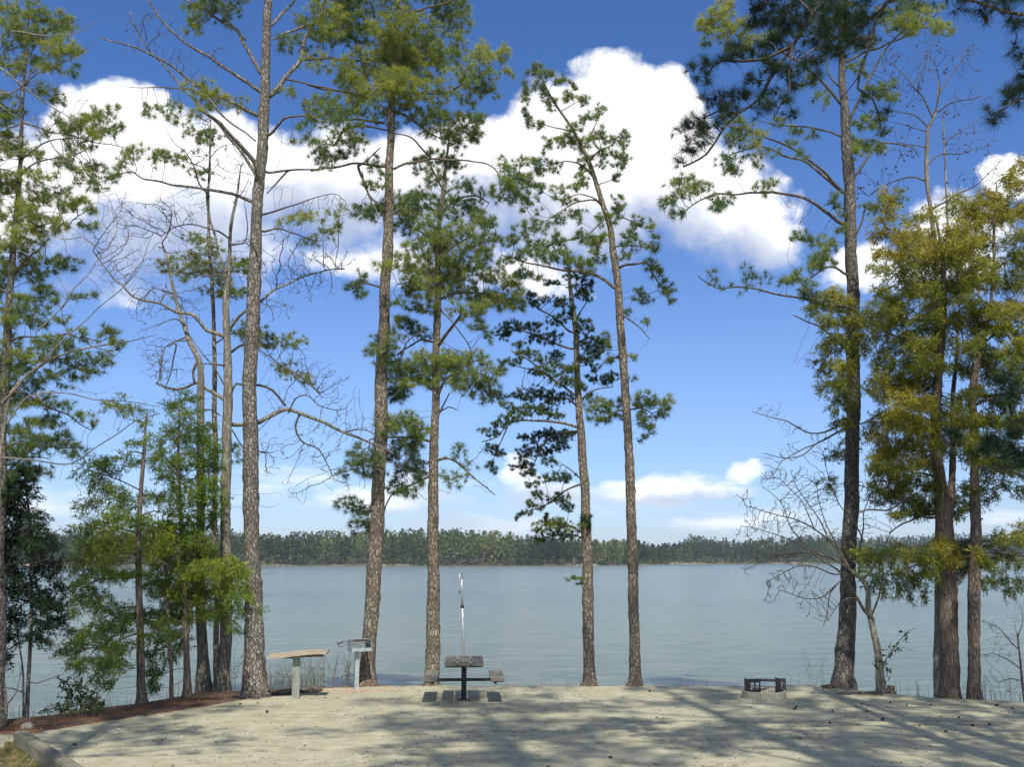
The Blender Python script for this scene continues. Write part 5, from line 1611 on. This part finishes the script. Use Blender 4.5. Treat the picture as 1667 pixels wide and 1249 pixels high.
px_tree('shrub', 'pale bare bush at the lower left corner of the bank, under the dark shaded cedar', '8,1176,6 10,1150,5 6,1110,4 0,1070,3', d=17.9,
        branches='''9,1150 25,1130 32,1100 35,1075|2.5,1|0.2
8,1130 -5,1110 -10,1090|2.5,1|0
9,1160 -5,1150 -20,1145|2,1|0.2''',
        clumps='''15,1110,22,25,,.8 5,1140,22,20,,.9 30,1085,14,20,,.6 0,1080,18,20,,.6''',
        style='bare', bark_m='pale_bark', twig_m='twig_pale', seed=203, cat='shrub', over=dict(r0=0.003, jitter=0.3, a0=0.007), flare=0)
px_tree('sapling', 'leafy sapling shoot leaning right beside the base of the small bare forked tree', '1437,1131,3 1442,1112,2.6 1436,1095,2.4 1440,1080,2 1452,1060,1.6 1472,1035,1 1490,1022,0.8', d=21.6,
        branches='''1440,1080 1428,1075 1420,1082|1.5,0.8|0
1452,1060 1470,1055 1490,1062|1,0.6|0.1''', clumps='''1445,1065,12,10,.3,.5 1432,1078,10,7,.3,.6 1458,1050,12,8,.3,.5 1470,1036,10,8,.3,.4 1445,1092,8,8,.3,.5 1425,1085,6,5,.6,.5''',
        style='shrub', bark_m='pale_bark', twig_m='twig', seed=204, cat='sapling', flare=0, crown='leaves')

# dry weeds along the lip of the bank: countless thin stalks
def weeds():
    g = np.random.default_rng(44)
    V, T, Fq, k = [], [], [], 0
    zones = [(448, 535, 1118, 1130, 120, 0.42), (535, 590, 1115, 1120, 40, 0.5), (380, 400, 1122, 1130, 14, 0.55), (430, 470, 1122, 1128, 22, .35), (1290, 1360, 1117, 1119, 5, 0.5),
             (600, 1340, 1117, 1119, 46, 0.06), (1395, 1560, 1128, 1139, 40, 0.12), (250, 400, 1128, 1140, 40, 0.10), (0, 240, 1150, 1175, 60, 0.12), (1560, 1667, 1140, 1144, 40, 0.2)]
    for (x0, x1, y0, y1, n, hh) in zones:
        for i in range(n):
            px = g.uniform(x0, x1)
            x, _ = hit(px, 1120)
            ey = float(edge_y(x))
            y = ey + g.uniform(-0.05, 0.55)
            x = (px - CX) / F * y / math.cos(PITCH) * 0.99
            h = hh * g.uniform(0.35, 1.25)
            z = ground_z(x, y) - 0.02
            lean = g.normal(0, 0.25, 2)
            pts = np.array([(x + lean[0] * h * s ** 2, y + lean[1] * h * s ** 2, z + (h + 0.25) * s) for s in (0, .35, .7, 1)])
            v, f = tube(pts, np.array([.004, .0035, .0028, .0018]), 3, cap=False)
            tt = g.uniform(0, 1)
            V.append(v)
            Fq.append(f[0] + k)
            T.append(np.full(len(f[0]), tt))
            k += len(v)
            if h > 0.14:
                for q in range(int(3 + h * 24)):
                    s = g.uniform(0.35, 1.0)
                    c = np.array((x + lean[0] * h * s * s, y + lean[1] * h * s * s, z + (h + .25) * s)) + g.normal(0, 0.02, 3)
                    a1 = unit(g.standard_normal(3)) * g.uniform(.02, .045)
                    a2 = unit(np.cross(a1, g.standard_normal(3))) * .008
                    V.append(np.array([c, c + a1 * .5 + a2, c + a1, c + a1 * .5 - a2]))
                    Fq.append(np.array([[0, 1, 2, 3]]) + k)
                    T.append(np.full(1, np.clip(tt + g.normal(0.1, 0.2), 0, 1)))
                    k += 4
    o = mesh_obj('dry_weeds', np.vstack(V), np.vstack(Fq), M['dry'], attr=np.concatenate(T))
    tag(o, 'thin dry weeds and grass stalks growing along the lip of the bank', 'weeds', kind='stuff')


weeds()


# --- pines of the surrounding wood, behind and beside the camera; their crowns shade the clearing
def wood_pine(label, x, y, h, z0, r, seed, gap=1.0, nb=22):
    g = np.random.default_rng(seed)
    zb = ground_z(x, y)
    tr = np.array([(x, y, zb - .2, .26), (x + .1, y, zb + h * .35, .20), (x - .1, y + .1, zb + h * .7, .12), (x, y, zb + h, .02)])
    brs, cl = [], []
    for i in range(nb):
        s = (i + g.uniform(0, 1)) / nb
        z = zb + z0 + (h - z0) * s
        a = i * 2.4 + g.uniform(-.4, .4)
        L = r * (1 - 0.6 * s) * g.uniform(0.6, 1.1)
        e = np.array((x + L * math.cos(a), y + L * math.sin(a), z + L * 0.25))
        mid = np.array((x + .5 * L * math.cos(a), y + .5 * L * math.sin(a), z + L * .05))
        brs.append(np.array([(x, y, z, .05), (*mid, .035), (*e, .012)]))
        for k in range(3):
            f = (0.45, 0.75, 1.0)[k]
            c = np.array((x, y, z)) * (1 - f) + e * f + g.normal(0, .25, 3)
            cl.append((c[0], c[1], c[2], g.uniform(.4, .75), g.uniform(.4, .75), g.uniform(.22, .4), .5, gap))
    return build_tree('pine_tree', label, 'pine tree', (x, y, zb), [tr], brs, cl, 'shade', M['pine_bark'], M['twig'], seed, sides=10)


WOOD = [
    ('pine in the wood behind the camera, just right of the middle', 2.6, -3.5, 24, 10, 4.2, 301, 1.3),
    ('pine in the wood behind the camera, well to the right', 7.4, -2.5, 25, 10, 4.4, 302, 1.3),
    ('pine beside the clearing on the right, level with the camera', 11.5, 3.0, 24, 8, 4.4, 303, 1.4),
    ('pine standing outside the picture to the right of the clearing', 14.2, 11.5, 21, 6, 4.0, 304, 1.3),
    ('pine standing outside the picture to the left of the clearing', -12.6, 8.0, 20, 6, 3.6, 305, 1.5),
    ('pine in the wood behind the camera, to the left', -5.6, -7.5, 22, 12, 3.0, 306, 0.9),
    ('pine in the wood behind the camera, on the far right', 12.5, -6.0, 26, 12, 4.2, 307, 1.3),
    ('slim pine close behind the camera, its crown overhead', 2.3, -0.2, 26, 14.0, 4.2, 308, 1.3),
    ('tall pine just right of the camera, its crown high above the pad', 6.0, 2.6, 27, 12, 4.8, 312, 1.4),
    ('pine beside the clearing, between the camera and the nearest limbs', 8.8, 5.6, 23, 10, 5.0, 309, 1.4),
    ('slim pine left of the camera with a small high crown', -4.4, 2.2, 23, 14.5, 2.6, 310, 0.8),
    ('pine far left beside the low timber, outside the picture', -15.0, 13.5, 17, 4, 3.0, 311, 1.3),
]
for wd in WOOD:
    wood_pine(*wd)


# ------------------------------------------------------------------ picnic table
def rz(a):
    return Matrix.Rotation(a, 3, 'Z')


def ry(a):
    return Matrix.Rotation(a, 3, 'Y')


def rx(a):
    return Matrix.Rotation(a, 3, 'X')


def picnic_table():
    x, y = hit(755, 1139)
    a = math.atan2(0.046, 1.0)
    root = empty('picnic_table', (x, y, ground_z(x, y)), a)
    tag(root, 'dark wooden picnic table with two bench seats on a single black steel pedestal', 'picnic table')
    L = 1.52
    top = empty('tabletop')
    top.parent = root
    for i, px_ in enumerate((-0.257, 0.0, 0.257)):
        bm = bmesh.new()
        plank(bm, (px_, 0.0, 0.735), (0.229, L, 0.05), ry(0.006 * (i - 1)), i, 7, 0.0035)
        bm_obj('plank', bm, M['wood_grey'], top)
    bm = bmesh.new()
    for yy in (-0.62, 0.62):
        add_box(bm, (0, yy, 0.692), (0.70, 0.06, 0.032))
    bm_obj('cleat', bm, M['wood_dark'], top)
    for yy in (-0.62, 0.62):
        for px_ in (-0.257, 0.0, 0.257):
            for q in (-0.06, 0.06):
                v, f = tube(np.array([(px_ + q, yy, 0.757), (px_ + q, yy, 0.768)]), [0.011, 0.010], 8)
                mesh_obj('bolt', v, f, M['rust'], top)
    for s in (-1, 1):
        b = empty('bench_seat')
        b.parent = root
        for k, off in enumerate((0.0,)):
            bm = bmesh.new()
            plank(bm, (s * 0.635, 0, 0.455), (0.262, L, 0.05), ry(-0.03 * s), 5 + s, 7, 0.0035)
            bm_obj('plank', bm, M['wood_grey'], b)
        bm = bmesh.new()
        for yy in (-0.55, 0.55):
            add_box(bm, (s * 0.635, yy, 0.412), (0.24, 0.07, 0.032))
        bm_obj('cleat', bm, M['wood_dark'], b)
    bm = bmesh.new()
    add_box(bm, (0, 0, 0.34), (0.10, 0.10, 0.70))
    add_box(bm, (0, 0, 0.005), (0.24, 0.24, 0.015))
    bm_obj('pedestal', bm, M['black'], root, bevel=0.006)
    for zz, w, nm in ((0.38, 1.30, 'seat_arm'), (0.665, 0.62, 'top_arm')):
        bm = bmesh.new()
        add_box(bm, (0, 0.0, zz), (w, 0.06, 0.055 if zz < .5 else .03))
        bm_obj(nm, bm, M['black'], root, bevel=0.005)
    bm = bmesh.new()
    add_box(bm, (0, 0, 0.648), (0.06, 1.2, 0.03))
    bm_obj('rail', bm, M['black'], root)
    bm = bmesh.new()
    for s in (-1, 1):
        add_box(bm, (s * 0.60, 0, 0.378), (0.05, 1.1, 0.04))
    bm_obj('seat_rail', bm, M['black'], root)


picnic_table()


def serving_table():
    x, y = hit(481, 1139)
    root = empty('serving_table', (x, y, ground_z(x, y)), 0.06)
    tag(root, 'small narrow serving table of warped tan boards on one square post', 'serving table')
    top = empty('tabletop')
    top.parent = root
    for i, (yy, tilt, dz) in enumerate(((-0.13, -0.02, 0.0), (0.125, 0.03, 0.012))):
        bm = bmesh.new()
        vs = add_box(bm, (0.03, yy, 0.842 + dz), (1.14, 0.245, 0.042))
        es = set()
        for v in vs:
            es.update(v.link_edges)
        bmesh.ops.subdivide_edges(bm, edges=list(es), cuts=9, use_grid_fill=True)
        for v in bm.verts:
            u = (v.co.x - 0.03) / 0.57
            v.co.z += 0.022 * u + (0.020 * math.sin(u * 2.4 + i * 0.6)) - 0.012 * u * u * (1 if i == 0 else -0.6)
            v.co.y += 0.006 * math.sin(u * 3 + i)
            v.co += mn.noise_vector(v.co * 8) * 0.004
        bm_obj('board', bm, M['wood_tan'], top)
    for s, w in ((-1, 0.34), (1, 0.46)):
        bm = bmesh.new()
        add_box(bm, (s * (0.06 + w / 2), 0.02, 0.795 + 0.012 * s), (w, 0.09, 0.05), ry(-0.03 * s))
        bm_obj('cleat', bm, M['wood_dark'], top, bevel=0.004)
    bm = bmesh.new()
    add_box(bm, (0, 0, 0.38), (0.142, 0.142, 0.86), rz(0.12))
    bm_obj('post', bm, M['wood_post'], root, bevel=0.006)


serving_table()


def pedestal_grill():
    x, y = hit(580, 1123)
    root = empty('pedestal_grill', (x, y, ground_z(x, y)), 0.42)
    tag(root, 'grey steel pedestal charcoal grill with coil handle and slotted sides', 'grill')
    bm = bmesh.new()
    add_box(bm, (0, 0, 0.38), (0.085, 0.085, 0.86))
    bm_obj('post', bm, M['grill'], root, bevel=0.005)
    # firebox: floor, back, side with slots, open front with sloped lip
    bm = bmesh.new()
    W, D, H, z0 = 0.42, 0.36, 0.22, 0.80
    add_box(bm, (0.05, 0, z0), (W, D, 0.012))
    add_box(bm, (0.05 - W / 2, 0, z0 + H / 2 + 0.006), (0.008, D, H))
    add_box(bm, (0.05 + W / 2, 0, z0 + H / 2 + 0.006), (0.008, D, H))
    add_box(bm, (0.05, D / 2, z0 + H / 2 + 0.006), (W - 0.01, 0.008, H))
    add_box(bm, (0.05, -D / 2, z0 + 0.035), (W - 0.01, 0.008, 0.06))
    bm_obj('firebox', bm, M['grill'], root, bevel=0.0)
    bm = bmesh.new()
    for i in range(4):
        add_box(bm, (0.05 + W / 2 - 0.03, 0, z0 + 0.05 + i * 0.045), (0.02, D * 0.86, 0.012))
        add_box(bm, (0.05 - W / 2 + 0.03, 0, z0 + 0.05 + i * 0.045), (0.02, D * 0.86, 0.012))
    bm_obj('grate_rest', bm, M['rust'], root)
    bm = bmesh.new()
    zg = z0 + H - 0.01
    for i in range(13):
        add_box(bm, (0.05 - W / 2 + 0.03 + i * (W - 0.06) / 12, 0, zg), (0.012, D * 0.92, 0.012))
    add_box(bm, (0.05, -D * 0.46, zg + 0.001), (W - 0.04, 0.016, 0.014))
    add_box(bm, (0.05, D * 0.46, zg + 0.001), (W - 0.04, 0.016, 0.014))
    gr = bm_obj('cooking_grate', bm, M['rust'], root)
    hp = [(0.05 - W / 2 + 0.02, -0.02, zg), (-0.24, -0.03, zg - 0.01), (-0.33, -0.03, zg + 0.0)]
    for i in range(34):
        t = i / 33
        a = t * 2 * math.pi * 5
        hp.append((-0.31 - 0.13 * t, -0.03 + 0.022 * math.cos(a), zg - 0.02 - 0.03 * t + 0.022 * math.sin(a)))
    v, f = tube(np.array(hp), np.full(len(hp), 0.0065), 6)
    mesh_obj('coil_handle', v, f, M['rust'], gr, smooth=True)
    hp = [(-0.44, -0.03, zg - 0.05), (-0.40, -0.03, zg - 0.10), (-0.33, -0.03, zg - 0.12), (-0.26, -0.03, zg - 0.07), (-0.18, -0.03, zg - 0.02)]
    v, f = tube(spline(np.array(hp), 0.02), np.full(len(spline(np.array(hp), 0.02)), 0.006), 6)
    mesh_obj('handle_brace', v, f, M['rust'], gr, smooth=True)


pedestal_grill()


def lantern_pole():
    d = 22.9
    a = P(756, 1118, d)
    top = P(751.5, 945, d)
    g0 = ground_z(a[0], d)
    root = empty('lantern_pole', (a[0], d, g0))
    tag(root, 'tall thin galvanised lantern pole with a hook at its top, standing behind the picnic table', 'lantern pole')
    o = np.array((a[0], d, g0))
    h = top[2]
    def at(z):
        s = (z - a[2]) / (top[2] - a[2])
        return np.array((a[0] + (top[0] - a[0]) * s, d, z)) - o
    v, f = tube(np.array([at(g0 - 0.2), at(h * 0.5), at(h * .75)]), [0.030, 0.030, 0.030], 12)
    mesh_obj('pole', v, f, M['galv'], root, smooth=True)
    v, f = tube(np.array([at(h * .74), at(h * 0.9), at(h)]), [0.024, 0.024, 0.024], 12)
    mesh_obj('upper_tube', v, f, M['galv'], root, smooth=True)
    v, f = tube(np.array([at(h * .735), at(h * .765)]), [0.036, 0.036], 12)
    mesh_obj('collar', v, f, M['black'], root, smooth=True)
    t = at(h)
    bm = bmesh.new()
    pts = []
    for i in range(15):
        q = math.pi * i / 14
        pts.append((t[0] + 0.05 * math.cos(math.pi - q) * 0.7 - 0.012, 0.10 * math.cos(math.pi - q) - 0.06, t[2] + 0.02 + 0.13 * math.sin(q)))
    pts = [(t[0] - 0.045, -0.16, t[2] - 0.22)] + [(pts[0][0], pts[0][1], pts[0][2])] + pts[1:] + [(t[0], 0, t[2] - 0.12)]
    v, f = tube(spline(np.array(pts), 0.02), np.full(len(spline(np.array(pts), 0.02)), 0.016), 8)
    bm.free()
    hk = mesh_obj('hook', v, f, M['galv'], root, smooth=True)
    v, f = tube(np.array([(t[0] - 0.03, -0.16, t[2] - 0.20), (t[0] - 0.036, -0.15, t[2] - 0.26), (t[0] - 0.02, -0.14, t[2] - 0.30)]), [0.010, 0.012, 0.008], 6)
    mesh_obj('hook_end', v, f, M['black'], hk, smooth=True)


lantern_pole()


def fire_ring():
    x, y = hit(1244, 1136)
    root = empty('fire_ring', (x, y, ground_z(x, y)), 0.10)
    tag(root, 'low pale round fire ring with black steel brackets and grate standing on the gravel', 'fire ring')
    n, R, W, H = 40, 0.43, 0.045, 0.145
    bm = bmesh.new()
    rings = []
    for (r, z) in ((R, -0.05), (R, H - 0.012), (R - 0.01, H), (R - W + 0.01, H), (R - W, H - 0.012), (R - W, -0.05)):
        rings.append([bm.verts.new((r * math.cos(2 * math.pi * i / n) * (1 + 0.006 * mn.noise(Vector((i * .7, z * 9, 0)))), r * math.sin(2 * math.pi * i / n), z + 0.004 * mn.noise(Vector((i * .5, 3, r))))) for i in range(n)])
    for a, b in zip(rings[:-1], rings[1:]):
        for i in range(n):
            bm.faces.new((a[i], a[(i + 1) % n], b[(i + 1) % n], b[i]))
    bm_obj('ring', bm, M['concrete'], root, smooth=False)
    v, f = tube(np.array([(0, 0, 0.0), (0, 0, 0.03), (0, 0, 0.055)]), [R - W - .002, R * .7, .05], 24)
    mesh_obj('ash_bed', v, f, M['soot'], root)
    # two slotted brackets carrying the raised grate
    for (sx, yy, w) in ((-0.20, -0.02, 0.25), (0.385, 0.0, 0.13)):
        bm = bmesh.new()
        h0, h1 = 0.04, 0.36
        add_box(bm, (sx - w / 2 + 0.012, yy, (h0 + h1) / 2), (0.075 if w > .2 else 0.05, 0.012, h1 - h0))
        add_box(bm, (sx + w / 2 - 0.012, yy + 0.001, (h0 + h1) / 2), (0.028, 0.012, h1 - h0))
        add_box(bm, (sx + 0.015, yy + 0.002, (h0 + h1) / 2), (0.028, 0.010, h1 - h0 - .02))
        add_box(bm, (sx, yy - 0.003, h1 - 0.03), (w, 0.014, 0.07))
        add_box(bm, (sx, yy - 0.003, h0 + 0.06), (w, 0.014, 0.12))
        add_box(bm, (sx - w / 2, yy + 0.10, (h0 + h1) / 2 + 0.0), (0.012, 0.22, h1 - h0))
        for k in range(3):
            add_box(bm, (sx + 0.02, yy + .004, h0 + 0.15 + 0.055 * k), (w * 0.75, 0.008, 0.010))
        bm_obj('bracket', bm, M['black'], root)
    bm = bmesh.new()
    add_box(bm, (0.12, 0.0, 0.325), (0.46, 0.022, 0.032), ry(0.05))
    add_box(bm, (0.12, 0.20, 0.322), (0.46, 0.022, 0.030), ry(0.05))
    for k in range(9):
        add_box(bm, (-0.08 + k * 0.05, 0.10, 0.314), (0.010, 0.20, 0.010))
    bm_obj('cooking_grate', bm, M['black'], root)


fire_ring()


# ------------------------------------------------------------------ timbers, log, stump, rock
def timber_box(name, label, p0, p1, w, h, zt, mat, seed, ext=0.0):
    a, b = np.array(p0), np.array(p1)
    d = (b - a) / np.linalg.norm(b - a)
    L = np.linalg.norm(b - a) + ext
    c = a + d * L / 2
    ang = math.atan2(-d[0], d[1])
    bm = bmesh.new()
    vs = add_box(bm, (0, 0, 0), (w, L, h))
    es = [e for e in bm.edges if e.calc_length() > L * 0.8]
    bmesh.ops.bevel(bm, geom=es, offset=0.018, segments=2, affect='EDGES')
    es = [e for e in bm.edges if e.calc_length() > L * 0.8]
    bmesh.ops.subdivide_edges(bm, edges=es, cuts=int(L / 0.09), use_grid_fill=True)
    for v in bm.verts:
        v.co += mn.noise_vector(v.co * 5 + Vector((seed, 0, 0))) * 0.008
        v.co += mn.noise_vector(v.co * 22 + Vector((seed, 0, 0))) * 0.003
    o = bm_obj(name, bm, mat)
    o.location = (c[0], c[1], zt - h / 2)
    o.rotation_euler = (0, 0, ang)
    tag(o, label, 'timber')
    return o


T1x = T0 + (T1 - T0) * 1.5
timber_box('landscape_timber', 'weathered square landscape timber edging the gravel at the lower left corner', T0, T1x, 0.20, 0.20, 0.11, M['timber'], 1)
timber_box('edging_board', 'long thin board half buried where the gravel meets the pine straw', hit(88, 1184), hit(432, 1133), 0.035, 0.10, 0.032, M['wood_dark'], 9)


def log():
    a, b = hit(452, 1133), hit(506, 1126)
    pts = np.array([(a[0], a[1], 0.04), ((a[0] + b[0]) / 2, (a[1] + b[1]) / 2, 0.05), (b[0] + 0.2, b[1] + 0.05, 0.055)])
    v, f = tube(spline(pts, 0.08), np.full(len(spline(pts, 0.08)), 0.055), 10, rough=0.08, seed=4)
    o = mesh_obj('log', v, f, M['dark_bark'], smooth=True, origin=pts[0])
    o.location = pts[0]
    tag(o, 'short dark log lying on the ground behind the serving table post', 'log')


log()


def stump():
    x, y = hit(1450, 1130)
    z = ground_z(x, y)
    pts = np.array([(0, 0, -0.1), (0, 0, 0.02), (0.01, 0, 0.10), (0.015, 0, 0.16)])
    root = empty('tree_stump', (x, y, z))
    tag(root, 'small reddish broken stump at the foot of the small bare forked tree', 'stump')
    v, f = tube(pts, np.array([.13, .11, .085, .08]), 14, rough=0.10, seed=8)
    v[-2][2] = 0.155
    mesh_obj('stump_wood', v, f, M['cedar_bark'], root, smooth=False)
    pts = np.array([(-0.05, -0.05, 0.05), (-0.35, -0.08, 0.03), (-0.75, -0.05, 0.015), (-1.0, 0.0, -0.02)])
    p = spline(pts, 0.06)
    v, f = tube(p, np.linspace(0.05, 0.02, len(p)), 8, rough=0.1, seed=9)
    mesh_obj('root', v, f, M['dark_bark'], root, smooth=True)


stump()


def rock(label, px, py, sx, sy, sz, mat, seed):
    x, y = hit(px, py)
    bm = bmesh.new()
    bmesh.ops.create_icosphere(bm, subdivisions=3, radius=1.0)
    for v in bm.verts:
        n = mn.noise(v.co * 1.6 + Vector((seed, 0, 0))) * 0.30 + mn.noise(v.co * 5 + Vector((seed, 0, 0))) * 0.08
        v.co *= 1 + n
        v.co.x *= sx
        v.co.y *= sy
        v.co.z *= sz
    o = bm_obj('rock', bm, mat, smooth=False)
    o.location = (x, y, ground_z(x, y) + sz * 0.3)
    tag(o, label, 'rock')


rock('flat grey rock on the ground just left of the large dark-trunked pine', 1349, 1122, 0.17, 0.14, 0.05, M['stone'], 3)
rock('small flat rock half buried just in front of the large dark-trunked pine', 1374, 1131, 0.13, 0.10, 0.035, M['stone'], 7)
rock('pale stone in the corner behind the lower left timber', 45, 1186, 0.10, 0.08, 0.07, M['concrete'], 11)

# fallen pine cones
CONES = [(1292, 1157), (1297, 1154), (1392, 1152), (1401, 1148), (1410, 1160), (1434, 1176), (1357, 1160), (1496, 1185), (1537, 1195), (1586, 1184), (1305, 1206), (1562, 1170), (1620, 1150), (1649, 1156),
         (420, 1147), (406, 1146), (436, 1163), (1046, 1126), (1058, 1127), (817, 1234), (997, 1236), (155, 1170), (118, 1214), (146, 1213), (390, 1148), (1478, 1150), (1450, 1146), (1516, 1149), (1350, 1180), (1608, 1180)]
cb = bmesh.new()
for k in range(7):
    z = k * 0.011
    r = 0.026 * math.sin(math.pi * (0.22 + 0.68 * k / 6))
    n = 9
    for j in range(n):
        a = 2 * math.pi * (j + 0.5 * (k % 2)) / n
        c = Vector((math.cos(a), math.sin(a), 0))
        s = Vector((-math.sin(a), math.cos(a), 0))
        v0 = cb.verts.new(c * 0.004 + Vector((0, 0, z)))
        v1 = cb.verts.new(c * r + s * 0.008 + Vector((0, 0, z + 0.006)))
        v2 = cb.verts.new(c * (r + 0.005) + Vector((0, 0, z + 0.012)))
        v3 = cb.verts.new(c * r - s * 0.008 + Vector((0, 0, z + 0.006)))
        cb.faces.new((v0, v1, v2, v3))
proto = bm_obj('fallen_pine_cone', cb, M['cone'])
for i, (a, b) in enumerate(CONES[:14] + CONES[14:24:2] + CONES[24:]):
    o = proto if i == 0 else proto.copy()
    if i:
        COL.objects.link(o)
    x, y = hit(a, b)
    y = min(y, float(edge_y(x)) - 0.12)
    s = random.uniform(0.55, 0.95)
    o.scale = (s, s, s)
    o.location = (x, y, ground_z(x, y) + 0.022 * s)
    o.rotation_euler = (random.uniform(1.2, 1.8), random.uniform(-.3, .3), random.uniform(0, 6.28))
    tag(o, 'small brown pine cone lying on the sandy gravel', 'pine cone', 'pine cones fallen on the gravel')
